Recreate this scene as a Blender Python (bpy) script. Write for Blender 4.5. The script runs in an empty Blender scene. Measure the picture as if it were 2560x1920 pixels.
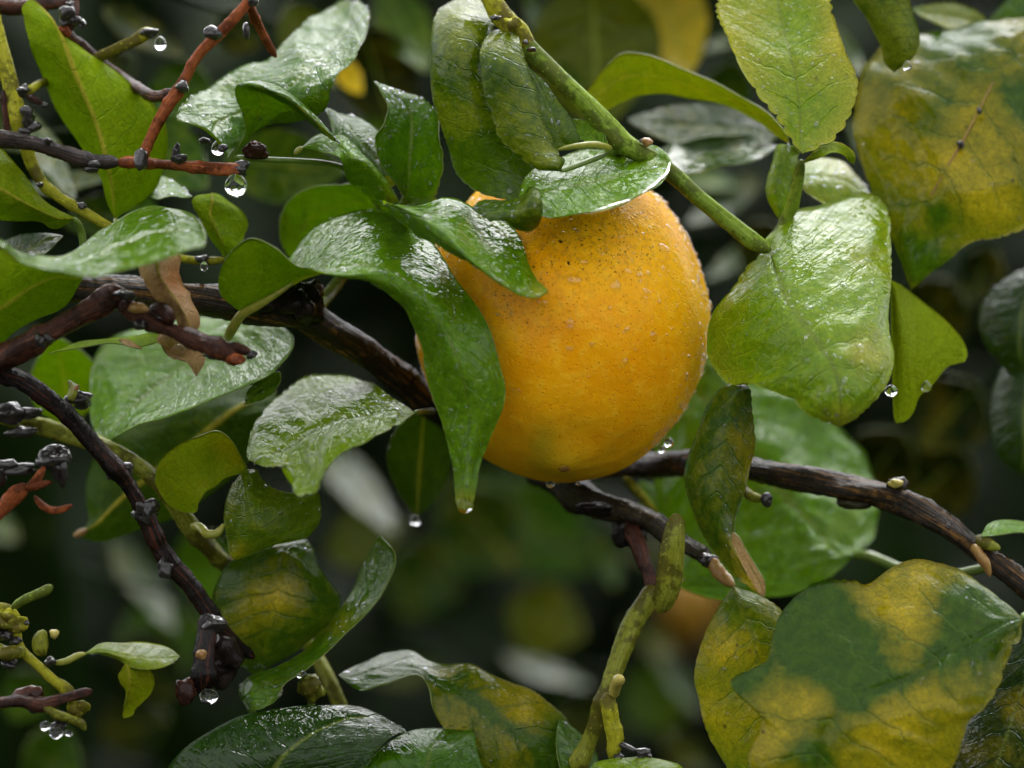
import bpy, math, random
import numpy as np
from mathutils import Matrix, Vector

# ---------------------------------------------------------------- camera, world, sun, exposure
SC = bpy.context.scene
D = 1.0                      # metres from the lens to the plane of the lemon
S = 8.72e-5                  # metres per photograph pixel in that plane
PITCH = math.radians(3.0)    # the camera looks slightly up into the tree
H0 = 1.62                    # height of the picture's centre above the ground
cp, sp = math.cos(PITCH), math.sin(PITCH)

cam_data = bpy.data.cameras.new('camera')
cam = bpy.data.objects.new('camera', cam_data)
SC.collection.objects.link(cam)
SC.camera = cam
cam_data.sensor_width = 36.0
cam_data.lens = 36.0 * D / (2560 * S)
cam_data.clip_start = 0.05
cam_data.clip_end = 400.0
cam.location = (0, -D * cp, H0 - D * sp)
cam.rotation_euler = (math.radians(90) + PITCH, 0, 0)
cam_data.dof.use_dof = True
cam_data.dof.focus_distance = D - 0.002
cam_data.dof.aperture_fstop = 6.2

world = bpy.data.worlds.new('World')
SC.world = world
world.use_nodes = True
wn = world.node_tree
wn.nodes.clear()
wo = wn.nodes.new('ShaderNodeOutputWorld')
wb = wn.nodes.new('ShaderNodeBackground')
sky = wn.nodes.new('ShaderNodeTexSky')
sky.sky_type = 'NISHITA'
sky.sun_disc = False
sky.sun_elevation = math.radians(58)
sky.sun_rotation = math.radians(14)
sky.air_density = 2.0
sky.dust_density = 5.0
sky.ozone_density = 1.0
bw = wn.nodes.new('ShaderNodeRGBToBW')          # overcast: the cloud sheet has no blue of its own
tint = wn.nodes.new('ShaderNodeMix')
tint.data_type = 'RGBA'
tint.blend_type = 'MULTIPLY'
tint.inputs[0].default_value = 1.0
tint.inputs[7].default_value = (0.985, 0.985, 1.0, 1)
wn.links.new(sky.outputs[0], bw.inputs[0])
wn.links.new(bw.outputs[0], tint.inputs[6])
cloud = wn.nodes.new('ShaderNodeMix')            # even cloud sheet over most of the clear-sky gradient
cloud.data_type = 'RGBA'
cloud.inputs[0].default_value = 0.40
cloud.inputs[7].default_value = (4.2, 4.2, 4.25, 1)
wn.links.new(tint.outputs[2], cloud.inputs[6])
wn.links.new(cloud.outputs[2], wb.inputs[0])
wb.inputs[1].default_value = 0.15
wn.links.new(wb.outputs[0], wo.inputs[0])

sun_data = bpy.data.lights.new('sun', 'SUN')
sun_data.energy = 0.7
sun_data.angle = math.radians(50)
sun_data.color = (1.0, 0.985, 0.96)
sun = bpy.data.objects.new('sun', sun_data)
SC.collection.objects.link(sun)
sun.location = (0, 0, 4)
sun.rotation_euler = (math.radians(-32), 0, math.radians(-14))

SC.view_settings.view_transform = 'Standard'
SC.view_settings.look = 'None'
SC.view_settings.exposure = 1.58
SC.view_settings.gamma = 1.0
SC.view_settings.use_curve_mapping = False
SC.render.engine = 'CYCLES'
SC.cycles.use_denoising = True
SC.cycles.use_adaptive_sampling = True
SC.cycles.adaptive_threshold = 0.03
SC.cycles.max_bounces = 7
SC.cycles.transmission_bounces = 6
SC.cycles.transparent_max_bounces = 8
SC.cycles.diffuse_bounces = 3
SC.cycles.glossy_bounces = 3
SC.cycles.sample_clamp_indirect = 6.0

COL = SC.collection
RNG = np.random.default_rng(7)

# ---------------------------------------------------------------- places
def P(x, y, d=0.0):
    """photograph pixel + depth (cm behind the plane of the lemon's front) -> world point"""
    t = (D + d * 0.01) / D
    lx = (x - 1280.0) * S * t
    lz = -(y - 960.0) * S * t
    ly = d * 0.01
    return np.array([lx, ly * cp - lz * sp, ly * sp + lz * cp + H0])

def PA(a):
    a = np.asarray(a, float)
    t = (D + a[..., 2] * 0.01) / D
    lx = (a[..., 0] - 1280.0) * S * t
    lz = -(a[..., 1] - 960.0) * S * t
    ly = a[..., 2] * 0.01
    return np.stack([lx, ly * cp - lz * sp, ly * sp + lz * cp + H0], -1)

VIEW = np.array([0, cp, sp])

# ---------------------------------------------------------------- objects
def link(o):
    COL.objects.link(o)
    return o

def wloc(o):
    p = np.array(o.location)
    while o.parent:
        o = o.parent
        p = p + np.array(o.location)
    return p

def place(o, parent, origin):
    if parent is not None:
        o.parent = parent
        o.location = tuple(np.asarray(origin) - wloc(parent))
    else:
        o.location = tuple(origin)

def thing(name, label, cat, loc, group=None):
    o = link(bpy.data.objects.new(name, None))
    o.empty_display_size = 0.01
    o.location = tuple(loc)
    o['label'] = label
    o['category'] = cat
    if group:
        o['group'] = group
    return o

def tag(o, label=None, cat=None, group=None, kind=None):
    if label: o['label'] = label
    if cat: o['category'] = cat
    if group: o['group'] = group
    if kind: o['kind'] = kind
    return o

def mesh_obj(name, verts, faces, mats, parent=None, origin=None, midx=None, smooth=True, uv=None, attrs=None):
    verts = np.asarray(verts, float)
    if origin is None:
        origin = verts.mean(0)
    me = bpy.data.meshes.new(name)
    me.from_pydata((verts - origin).tolist(), [], faces if isinstance(faces, list) else faces.tolist())
    for m in (mats if isinstance(mats, (list, tuple)) else [mats]):
        me.materials.append(m)
    if midx is not None:
        me.polygons.foreach_set('material_index', np.asarray(midx, np.int32))
    if smooth:
        me.polygons.foreach_set('use_smooth', np.ones(len(me.polygons), bool))
    if uv is not None:
        lay = me.uv_layers.new(name='UVMap')
        li = np.zeros(len(me.loops), np.int32)
        me.loops.foreach_get('vertex_index', li)
        lay.data.foreach_set('uv', np.asarray(uv, np.float32)[li].ravel())
    for k, a in (attrs or {}).items():
        at = me.attributes.new(k, 'FLOAT', 'POINT')
        at.data.foreach_set('value', np.asarray(a, np.float32))
    me.update()
    o = link(bpy.data.objects.new(name, me))
    place(o, parent, origin)
    return o

def spline(pts, n, t=None):
    """smooth curve through pts (k,m) sampled n times, chord-length parameter, monotone-ish tangents"""
    pts = np.asarray(pts, float)
    if t is None:
        seg = np.linalg.norm(np.diff(pts, axis=0), axis=1)
        t = np.concatenate([[0], np.cumsum(np.maximum(seg, 1e-9))])
    k = len(pts)
    if k == 2:
        u = np.linspace(0, 1, n)[:, None]
        return pts[0] * (1 - u) + pts[1] * u
    m = np.zeros_like(pts)
    for i in range(k):
        if i == 0:
            m[i] = (pts[1] - pts[0]) / (t[1] - t[0])
        elif i == k - 1:
            m[i] = (pts[-1] - pts[-2]) / (t[-1] - t[-2])
        else:
            h0, h1 = t[i] - t[i - 1], t[i + 1] - t[i]
            m[i] = ((pts[i] - pts[i - 1]) / h0 * h1 + (pts[i + 1] - pts[i]) / h1 * h0) / (h0 + h1)
    q = np.linspace(t[0], t[-1], n)
    j = np.clip(np.searchsorted(t, q, side='right') - 1, 0, k - 2)
    h = (t[j + 1] - t[j])
    s = ((q - t[j]) / h)[:, None]
    h = h[:, None]
    return ((2 * s**3 - 3 * s**2 + 1) * pts[j] + (s**3 - 2 * s**2 + s) * h * m[j]
            + (-2 * s**3 + 3 * s**2) * pts[j + 1] + (s**3 - s**2) * h * m[j + 1])

# ---------------------------------------------------------------- materials
def new_mat(name):
    m = bpy.data.materials.new(name)
    m.use_nodes = True
    m.node_tree.nodes.clear()
    return m, m.node_tree

class NT:
    def __init__(s, nt):
        s.nt = nt
    def n(s, typ, ins=None, **kw):
        nd = s.nt.nodes.new(typ)
        for k, v in kw.items():
            setattr(nd, k, v)
        for k, v in (ins or {}).items():
            s.set(nd, k, v)
        return nd
    def set(s, nd, k, v):
        sock = nd.inputs[k]
        if isinstance(v, bpy.types.NodeSocket):
            s.nt.links.new(v, sock)
        elif isinstance(v, bpy.types.Node):
            s.nt.links.new(v.outputs[0], sock)
        else:
            if isinstance(v, (tuple, list)) and len(v) == 3 and sock.type == 'RGBA':
                v = (*v, 1)
            sock.default_value = v
    def math(s, op, a, b=0.0, c=0.0, clamp=False):
        return s.n('ShaderNodeMath', {0: a, 1: b, 2: c}, operation=op, use_clamp=clamp).outputs[0]
    def mix(s, f, a, b, mode='MIX'):
        nd = s.n('ShaderNodeMix', data_type='RGBA', blend_type=mode)
        s.set(nd, 0, f); s.set(nd, 6, a); s.set(nd, 7, b)
        return nd.outputs[2]
    def noise(s, vec, scale, detail=2.0, rough=0.5, w=None, dist=0.0):
        nd = s.n('ShaderNodeTexNoise', noise_dimensions='4D' if w is not None else '3D')
        s.set(nd, 'Vector', vec); s.set(nd, 'Scale', scale); s.set(nd, 'Detail', detail)
        s.set(nd, 'Roughness', rough); s.set(nd, 'Distortion', dist)
        if w is not None: s.set(nd, 'W', w)
        return nd.outputs[0]
    def voro(s, vec, scale, feature='F1', rnd=1.0):
        nd = s.n('ShaderNodeTexVoronoi', feature=feature)
        s.set(nd, 'Vector', vec); s.set(nd, 'Scale', scale); s.set(nd, 'Randomness', rnd)
        return nd.outputs['Distance']
    def ramp(s, v, a, b, lo=0.0, hi=1.0):
        nd = s.n('ShaderNodeMapRange', {0: v, 1: a, 2: b, 3: lo, 4: hi}, interpolation_type='SMOOTHSTEP')
        return nd.outputs[0]
    def bump(s, h, strength, dist, normal=None):
        ins = {'Height': h, 'Strength': strength, 'Distance': dist}
        if normal is not None: ins['Normal'] = normal
        return s.n('ShaderNodeBump', ins).outputs[0]

def leaf_mat(name, g1, g2, ylw, wet=0.9, trans=0.45, under=False, film=1.0, beads=0.5, mott=0.35, simple=False, ribmix=None, crough=None):
    m, nt = new_mat(name)
    T = NT(nt)
    tc = T.n('ShaderNodeTexCoord')
    uv = tc.outputs['UV']
    oi = T.n('ShaderNodeObjectInfo').outputs['Random']
    w = T.math('MULTIPLY', oi, 3.7)
    obj = T.n('ShaderNodeVectorMath', {0: tc.outputs['Object'], 1: T.n('ShaderNodeCombineXYZ', {0: w, 1: w, 2: w})}, operation='ADD').outputs[0]
    pig = T.n('ShaderNodeAttribute', attribute_name='pig').outputs['Fac']
    n1 = T.noise(obj, 110, 3, 0.6)
    n2 = T.noise(obj, 480, 2, 0.6)
    sep = T.n('ShaderNodeSeparateXYZ', {0: uv})
    u, v = sep.outputs[0], sep.outputs[1]
    va = T.math('ABSOLUTE', T.math('MULTIPLY_ADD', v, 2.0, -1.0))
    ph = T.math('SUBTRACT', T.math('MULTIPLY', u, 9.0), T.math('MULTIPLY', va, 1.3))
    ph = T.math('ADD', ph, T.math('MULTIPLY', n1, 0.9))
    fr = T.math('PINGPONG', ph, 0.5)
    g = T.mix(T.ramp(n2, 0.3, 0.72), g1, g2)
    yv = T.math('ADD', pig, T.math('MULTIPLY', T.math('SUBTRACT', n1, 0.5), mott * 1.7))
    yv = T.math('ADD', yv, T.math('MULTIPLY', T.math('SUBTRACT', n2, 0.5), mott * 1.1))
    yv = T.math('SUBTRACT', yv, T.math('MULTIPLY', T.ramp(fr, 0.22, 0.0), T.math('MULTIPLY', T.ramp(va, 1.0, 0.3), 0.14 if not under else 0.05)))
    midc = tuple(0.45 * a + 0.38 * b for a, b in zip(g2, ylw))
    col = T.mix(T.ramp(yv, -0.1, 0.6), g, midc)
    col = T.mix(T.ramp(yv, 0.4, 1.15), col, ylw)
    rib = T.ramp(va, 0.05 if not under else 0.075, 0.012 if not under else 0.03)
    ribcol = (0.19, 0.24, 0.03) if not under else (0.55, 0.46, 0.05)
    col = T.mix(T.math('MULTIPLY', rib, (0.85 if under else 0.6) if ribmix is None else ribmix), col, ribcol)
    if simple:
        p = T.n('ShaderNodeBsdfPrincipled', {'Base Color': col, 'Roughness': 0.5, 'Specular IOR Level': 0.0, 'IOR': 1.01, 'Coat Weight': wet * (0.12 if 'dark' in name else 0.4), 'Coat IOR': 1.36, 'Coat Roughness': 0.1})
        tr = T.n('ShaderNodeBsdfTranslucent', {'Color': col})
        T.n('ShaderNodeOutputMaterial', {0: T.n('ShaderNodeMixShader', {0: trans, 1: p, 2: tr})})
        return m
    vein = T.math('MULTIPLY', T.ramp(fr, 0.05, 0.0), T.ramp(va, 0.95, 0.5))
    lighter = tuple(min(1, c * 1.5 + 0.02) for c in g2)
    col = T.mix(T.math('MULTIPLY', vein, 0.34), col, lighter)
    net = T.ramp(T.voro(obj, 300, 'DISTANCE_TO_EDGE'), 0.07, 0.0)
    col = T.mix(T.math('MULTIPLY', net, 0.16), col, lighter)
    # fine mottling, oil glands and small brown blemishes
    n3 = T.noise(obj, 1500, 3, 0.7)
    col = T.mix(T.ramp(n3, 0.36, 0.66, 0.0, 0.38), col, tuple(c * 0.42 for c in g1))
    vd = T.voro(obj, 1150)
    gl = T.ramp(vd, 0.30, 0.10)
    col = T.mix(T.math('MULTIPLY', gl, 0.14), col, tuple(c * 2.0 for c in g2))
    bl = T.math('MULTIPLY', T.ramp(n1, 0.60, 0.68), T.ramp(n2, 0.60, 0.68))
    col = T.mix(T.math('MULTIPLY', bl, 0.6), col, (0.05, 0.03, 0.012))
    if not under:
        sp2 = T.math('MULTIPLY', T.ramp(T.voro(obj, 150), 0.10, 0.05), T.ramp(yv, 0.25, 0.6))
        col = T.mix(T.math('MULTIPLY', sp2, 0.8), col, (0.07, 0.030, 0.008))
    # relief of the blade, then the water film: streaks along the side veins, runs and beads
    nb = T.bump(T.math('SUBTRACT', T.math('SUBTRACT', T.math('MULTIPLY', n2, 0.8), T.math('MULTIPLY', vein, 0.45)), T.math('MULTIPLY', net, 0.2)), 0.7, 0.0008)
    shear = T.n('ShaderNodeCombineXYZ', {0: T.math('SUBTRACT', T.math('MULTIPLY', u, 30.0), T.math('MULTIPLY', va, 5.0)),
                                         1: T.math('MULTIPLY', v, 6.0), 2: w})
    st = T.noise(shear, 1.0, 3, 0.65)
    fl = T.noise(obj, 230, 2, 0.55)
    bead = T.math('MULTIPLY', T.ramp(T.voro(obj, 620), 0.42, 0.05), T.ramp(n1, 0.45, 0.56))
    hf = T.math('ADD', T.math('MULTIPLY', st, 1.0), T.math('MULTIPLY', fl, 0.8))
    hf = T.math('ADD', hf, T.math('MULTIPLY', bead, 0.7 * beads))
    hf = T.math('SUBTRACT', hf, T.math('MULTIPLY', vein, 0.35))
    nf = T.bump(hf, 0.78 * film, 0.0010)
    rough = T.math('ADD', (0.44 if under else 0.34), T.math('MULTIPLY', n2, 0.2))
    p = T.n('ShaderNodeBsdfPrincipled', {'Base Color': col, 'Roughness': rough, 'Normal': nb, 'IOR': 1.05, 'Specular IOR Level': 0.0})
    T.set(p, 'Coat Weight', wet)
    T.set(p, 'Coat Roughness', crough if crough is not None else (0.06 if not under else 0.2))
    T.set(p, 'Coat IOR', 1.44)
    T.set(p, 'Coat Normal', nf)
    tcol = T.mix(0.4, col, (0.42, 0.58, 0.012))
    tr = T.n('ShaderNodeBsdfTranslucent', {'Color': tcol, 'Normal': nb})
    mx = T.n('ShaderNodeMixShader', {0: trans, 1: p, 2: tr})
    T.n('ShaderNodeOutputMaterial', {0: mx})
    return m

YEL = (0.72, 0.52, 0.018)
LIM = (0.46, 0.48, 0.02)
MT = {}
MT['fresh'] = leaf_mat('leaf_fresh', (0.090, 0.225, 0.003), (0.155, 0.335, 0.006), LIM)
MT['lime'] = leaf_mat('leaf_lime', (0.170, 0.310, 0.004), (0.280, 0.410, 0.010), (0.60, 0.52, 0.045), film=0.8)
MT['deep'] = leaf_mat('leaf_deep', (0.045, 0.140, 0.003), (0.085, 0.215, 0.005), YEL)
MT['dark'] = leaf_mat('leaf_dark', (0.010, 0.036, 0.003), (0.022, 0.062, 0.005), YEL, trans=0.2)
MT['matt'] = leaf_mat('leaf_matt', (0.032, 0.080, 0.0015), (0.066, 0.125, 0.003), LIM, wet=0.6, film=0.5, trans=0.28, mott=0.55)
MT['glow'] = leaf_mat('leaf_glow', (0.115, 0.30, 0.006), (0.18, 0.38, 0.010), LIM, wet=0.35, trans=0.62)
MT['silver'] = leaf_mat('leaf_silver', (0.075, 0.180, 0.008), (0.130, 0.265, 0.014), LIM, film=0.42, beads=1.0, crough=0.1)
MT['yell'] = leaf_mat('leaf_yellowing', (0.095, 0.165, 0.006), (0.165, 0.235, 0.012), YEL, film=0.6, mott=0.7)
MT['mott'] = leaf_mat('leaf_mottled', (0.030, 0.088, 0.004), (0.066, 0.140, 0.007), YEL, wet=0.7, film=0.4, mott=0.5, ribmix=0.0)
MT['limewet'] = leaf_mat('leaf_lime_wet', (0.170, 0.320, 0.004), (0.280, 0.420, 0.010), (0.60, 0.52, 0.045), film=0.6, beads=0.8, crough=0.07, wet=1.0)
MT['darkwet'] = leaf_mat('leaf_dark_wet', (0.014, 0.050, 0.003), (0.030, 0.085, 0.005), YEL, film=0.4, crough=0.09, wet=1.0, trans=0.2)
MT['u_olive'] = leaf_mat('leaf_underside', (0.170, 0.290, 0.003), (0.240, 0.370, 0.006), LIM, wet=0.08, under=True, film=0.3, mott=0.2)
MT['u_lime'] = leaf_mat('leaf_underside_lime', (0.185, 0.285, 0.006), (0.250, 0.350, 0.010), YEL, wet=0.1, under=True, trans=0.6, film=0.3, mott=0.25)
MT['u_dark'] = leaf_mat('leaf_underside_dark', (0.026, 0.066, 0.004), (0.046, 0.092, 0.007), LIM, wet=0.15, under=True, film=0.3, trans=0.25)
MT['u_tan'] = leaf_mat('leaf_dry', (0.58, 0.36, 0.16), (0.64, 0.44, 0.22), (0.56, 0.22, 0.09), wet=0.3, under=True, film=0.3, trans=0.3)

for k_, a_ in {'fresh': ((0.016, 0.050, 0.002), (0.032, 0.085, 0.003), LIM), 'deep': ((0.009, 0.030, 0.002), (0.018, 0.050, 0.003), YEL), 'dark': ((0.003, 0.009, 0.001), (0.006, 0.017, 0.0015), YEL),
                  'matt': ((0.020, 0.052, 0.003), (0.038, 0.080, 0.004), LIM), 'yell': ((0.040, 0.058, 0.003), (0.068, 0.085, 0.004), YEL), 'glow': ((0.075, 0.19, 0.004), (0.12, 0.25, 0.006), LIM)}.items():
    MT['bg_' + k_] = leaf_mat('leaf_far_' + k_, *a_, simple=True, wet=0.6, trans=0.5 if k_ == 'glow' else 0.15)  # far copies of the leaf colours, darkened to stand for shade
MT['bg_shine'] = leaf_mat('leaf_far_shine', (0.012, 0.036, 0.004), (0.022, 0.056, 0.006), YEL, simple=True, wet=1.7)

def simple_mat(name, col, rough=0.4, coat=0.0, bump=0.0, scale=900, col2=None, trans=0.0):
    m, nt = new_mat(name)
    T = NT(nt)
    obj = T.n('ShaderNodeTexCoord').outputs['Object']
    n = T.noise(obj, scale, 4, 0.6)
    c = T.mix(T.ramp(n, 0.3, 0.7), col, col2 or tuple(x * 0.7 for x in col))
    p = T.n('ShaderNodeBsdfPrincipled', {'Base Color': c, 'Roughness': rough, 'Specular IOR Level': 0.25, 'Coat Weight': coat * 0.7, 'Coat Roughness': 0.1})
    if bump:
        T.set(p, 'Normal', T.bump(n, 1.0, bump))
    T.n('ShaderNodeOutputMaterial', {0: p})
    return m

MT['rim'] = simple_mat('leaf_edge', (0.17, 0.23, 0.035), 0.4, 0.5)
MT['rim_dark'] = simple_mat('leaf_edge_dark', (0.07, 0.11, 0.025), 0.4, 0.5)

def bark_mat(name, base, streak, moss, streak_amt=0.5, coat=0.6, moss_amt=0.0, ridge=0.00045):
    """u runs along the twig (cm), v round it"""
    m, nt = new_mat(name)
    T = NT(nt)
    tc = T.n('ShaderNodeTexCoord')
    obj, uv = tc.outputs['Object'], tc.outputs['UV']
    mp = T.n('ShaderNodeMapping', {'Vector': uv, 'Scale': (0.55, 9, 1)}).outputs[0]
    mp2 = T.n('ShaderNodeMapping', {'Vector': uv, 'Scale': (1.2, 22, 1)}).outputs[0]
    a = T.noise(mp, 1.0, 4, 0.65)
    b = T.noise(mp2, 1.0, 3, 0.6)
    c = T.noise(obj, 700, 4, 0.65)
    e = T.noise(obj, 130, 3, 0.55)
    col = T.mix(T.math('MULTIPLY', T.ramp(a, 0.5, 0.62), streak_amt), base, streak)
    col = T.mix(T.math('MULTIPLY', T.ramp(b, 0.5, 0.66), 0.6), col, tuple(x * 0.35 for x in base))
    col = T.mix(T.math('MULTIPLY', T.ramp(T.math('ADD', e, T.math('MULTIPLY', c, 0.3)), 0.62, 0.74), 0.75), col, tuple(x * 0.22 for x in base))
    col = T.mix(T.math('MULTIPLY', T.ramp(e, 0.5, 0.64), moss_amt), col, moss)
    col = T.mix(T.math('MULTIPLY', T.ramp(c, 0.45, 0.68), 0.55), col, tuple(x * 0.3 for x in base))
    col = T.mix(T.math('MULTIPLY', T.ramp(T.voro(obj, 760), 0.22, 0.10), 0.4), col, tuple(min(1, x * 2.2 + 0.02) for x in base))
    h = T.math('ADD', T.math('MULTIPLY', b, 0.6), T.math('MULTIPLY', c, 0.5))
    h = T.math('ADD', h, T.math('MULTIPLY', a, 0.5))
    nb = T.bump(h, 0.9, ridge)
    p = T.n('ShaderNodeBsdfPrincipled', {'Base Color': col, 'Roughness': T.math('ADD', 0.3, T.math('MULTIPLY', c, 0.25)),
                                         'Normal': nb, 'Specular IOR Level': 0.0, 'IOR': 1.05, 'Coat Weight': coat * 0.6, 'Coat IOR': 1.36, 'Coat Roughness': 0.13, 'Coat Normal': nb})
    T.n('ShaderNodeOutputMaterial', {0: p})
    return m

MT['b_red'] = bark_mat('bark_red', (0.27, 0.072, 0.024), (0.40, 0.140, 0.045), (0.1, 0.09, 0.03), 0.6, 0.5)
MT['b_purple'] = bark_mat('bark_purple', (0.060, 0.022, 0.014), (0.22, 0.078, 0.036), (0.1, 0.09, 0.03), 0.6, 1.0, ridge=0.0006)
MT['b_grey'] = bark_mat('bark_grey', (0.026, 0.018, 0.015), (0.085, 0.045, 0.025), (0.06, 0.06, 0.02), 0.5, 1.0, ridge=0.0006)
MT['b_main'] = bark_mat('bark_main', (0.026, 0.018, 0.011), (0.21, 0.100, 0.020), (0.05, 0.05, 0.012), 0.9, 1.1, 0.15, ridge=0.0011)
MT['b_black'] = bark_mat('bark_black', (0.010, 0.007, 0.006), (0.15, 0.035, 0.014), (0.02, 0.02, 0.01), 0.5, 1.0, ridge=0.0007)
MT['b_right'] = bark_mat('bark_olive', (0.026, 0.019, 0.012), (0.090, 0.068, 0.020), (0.060, 0.062, 0.014), 0.7, 1.1, 0.35, ridge=0.0008)
MT['b_green'] = bark_mat('stem_green', (0.165, 0.255, 0.022), (0.25, 0.33, 0.06), (0.18, 0.18, 0.05), 0.5, 0.5, 0.25, ridge=0.00012)
MT['b_ylw'] = bark_mat('stem_yellow_green', (0.31, 0.31, 0.018), (0.40, 0.38, 0.05), (0.08, 0.045, 0.03), 0.5, 0.4, 0.45, ridge=0.0002)
MT['b_olive'] = bark_mat('stem_olive', (0.185, 0.205, 0.018), (0.29, 0.29, 0.05), (0.10, 0.055, 0.02), 0.6, 0.7, 0.3, ridge=0.00025)
MT['knot'] = simple_mat('knot_black', (0.005, 0.004, 0.004), 0.4, 1.3, 0.0018, 1700, (0.018, 0.012, 0.012))
MT['pet'] = simple_mat('petiole', (0.30, 0.28, 0.035), 0.35, 0.5, 0.0001, 500, (0.20, 0.23, 0.03))
MT['petg'] = simple_mat('petiole_green', (0.12, 0.19, 0.025), 0.35, 0.5, 0.0001, 500, (0.09, 0.15, 0.02))
MT['tan'] = simple_mat('dry_tan', (0.27, 0.17, 0.035), 0.4, 0.4, 0.0002, 600, (0.27, 0.13, 0.05))
MT['cut'] = simple_mat('cut_wood', (0.50, 0.42, 0.10), 0.4, 0.4, 0.0001, 500, (0.38, 0.32, 0.07))

def water_mat():
    m, nt = new_mat('water')
    T = NT(nt)
    p = T.n('ShaderNodeBsdfPrincipled', {'Base Color': (0.97, 0.985, 0.98), 'Roughness': 0.0, 'IOR': 1.333, 'Transmission Weight': 1.0})
    T.n('ShaderNodeOutputMaterial', {0: p})
    return m
MT['water'] = water_mat()

def bead_mat():
    """shallow beads of water: they shine like water and bend light only a little"""
    m, nt = new_mat('water_beads')
    T = NT(nt)
    fr = T.math('MULTIPLY_ADD', T.math('POWER', T.n('ShaderNodeLayerWeight', {'Blend': 0.5}).outputs['Facing'], 3.0), 0.8, 0.06)
    cl = T.n('ShaderNodeMixShader', {0: fr, 1: T.n('ShaderNodeBsdfTransparent', {0: (0.98, 0.985, 0.98)}), 2: T.n('ShaderNodeBsdfGlossy', {'Roughness': 0.02})})
    gl = T.n('ShaderNodeBsdfGlass', {'IOR': 1.33, 'Roughness': 0.0})
    T.n('ShaderNodeOutputMaterial', {0: T.n('ShaderNodeMixShader', {0: 0.22, 1: cl, 2: gl})})
    return m
MT['beads'] = bead_mat()

# ---------------------------------------------------------------- builders: leaf, twig, lump, drops
LEAVES = []

def droplets(parent, pos, nrm, n, rng, rmin=2.5, rmax=7.0, big=0.06, h=0.5, name='droplets', bigr=12):
    """small domes of water lying on a surface, one joined part"""
    idx = rng.integers(0, len(pos), n)
    seg, rings = 10, 4
    V, F = [], []
    base = 0
    for i in idx:
        c, nn = pos[i], nrm[i]
        r = rng.uniform(rmin, rmax) if rng.random() > big else rng.uniform(rmax, bigr)
        r *= S
        a = np.cross(nn, [0.3, 0.2, 0.93]); a /= np.linalg.norm(a) + 1e-12
        b = np.cross(nn, a)
        el = rng.uniform(0.8, 1.35)
        ph0 = rng.uniform(0, 6.28)
        hh = h * rng.uniform(0.75, 1.2)
        for k in range(rings):
            th = (k / rings) * math.pi / 2
            rr, zz = math.cos(th), math.sin(th)
            ang = ph0 + np.arange(seg) * 2 * math.pi / seg
            ring = c + r * rr * (np.cos(ang)[:, None] * a * el + np.sin(ang)[:, None] * b / el) + nn * (r * zz * hh - 0.06 * r)
            V.append(ring)
        V.append((c + nn * r * hh * 0.97)[None])
        V.append((c - nn * r * 0.1)[None])
        for k in range(rings - 1):
            for j in range(seg):
                j2 = (j + 1) % seg
                F.append((base + k * seg + j, base + k * seg + j2, base + (k + 1) * seg + j2, base + (k + 1) * seg + j))
        top, bot = base + rings * seg, base + rings * seg + 1
        for j in range(seg):
            j2 = (j + 1) % seg
            F.append((base + (rings - 1) * seg + j, base + (rings - 1) * seg + j2, top))
            F.append((base + j2, base + j, bot))
        base += rings * seg + 2
    o = mesh_obj(name, np.concatenate(V), F, MT['beads'], parent)
    o['kind'] = 'stuff'
    return o

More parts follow.
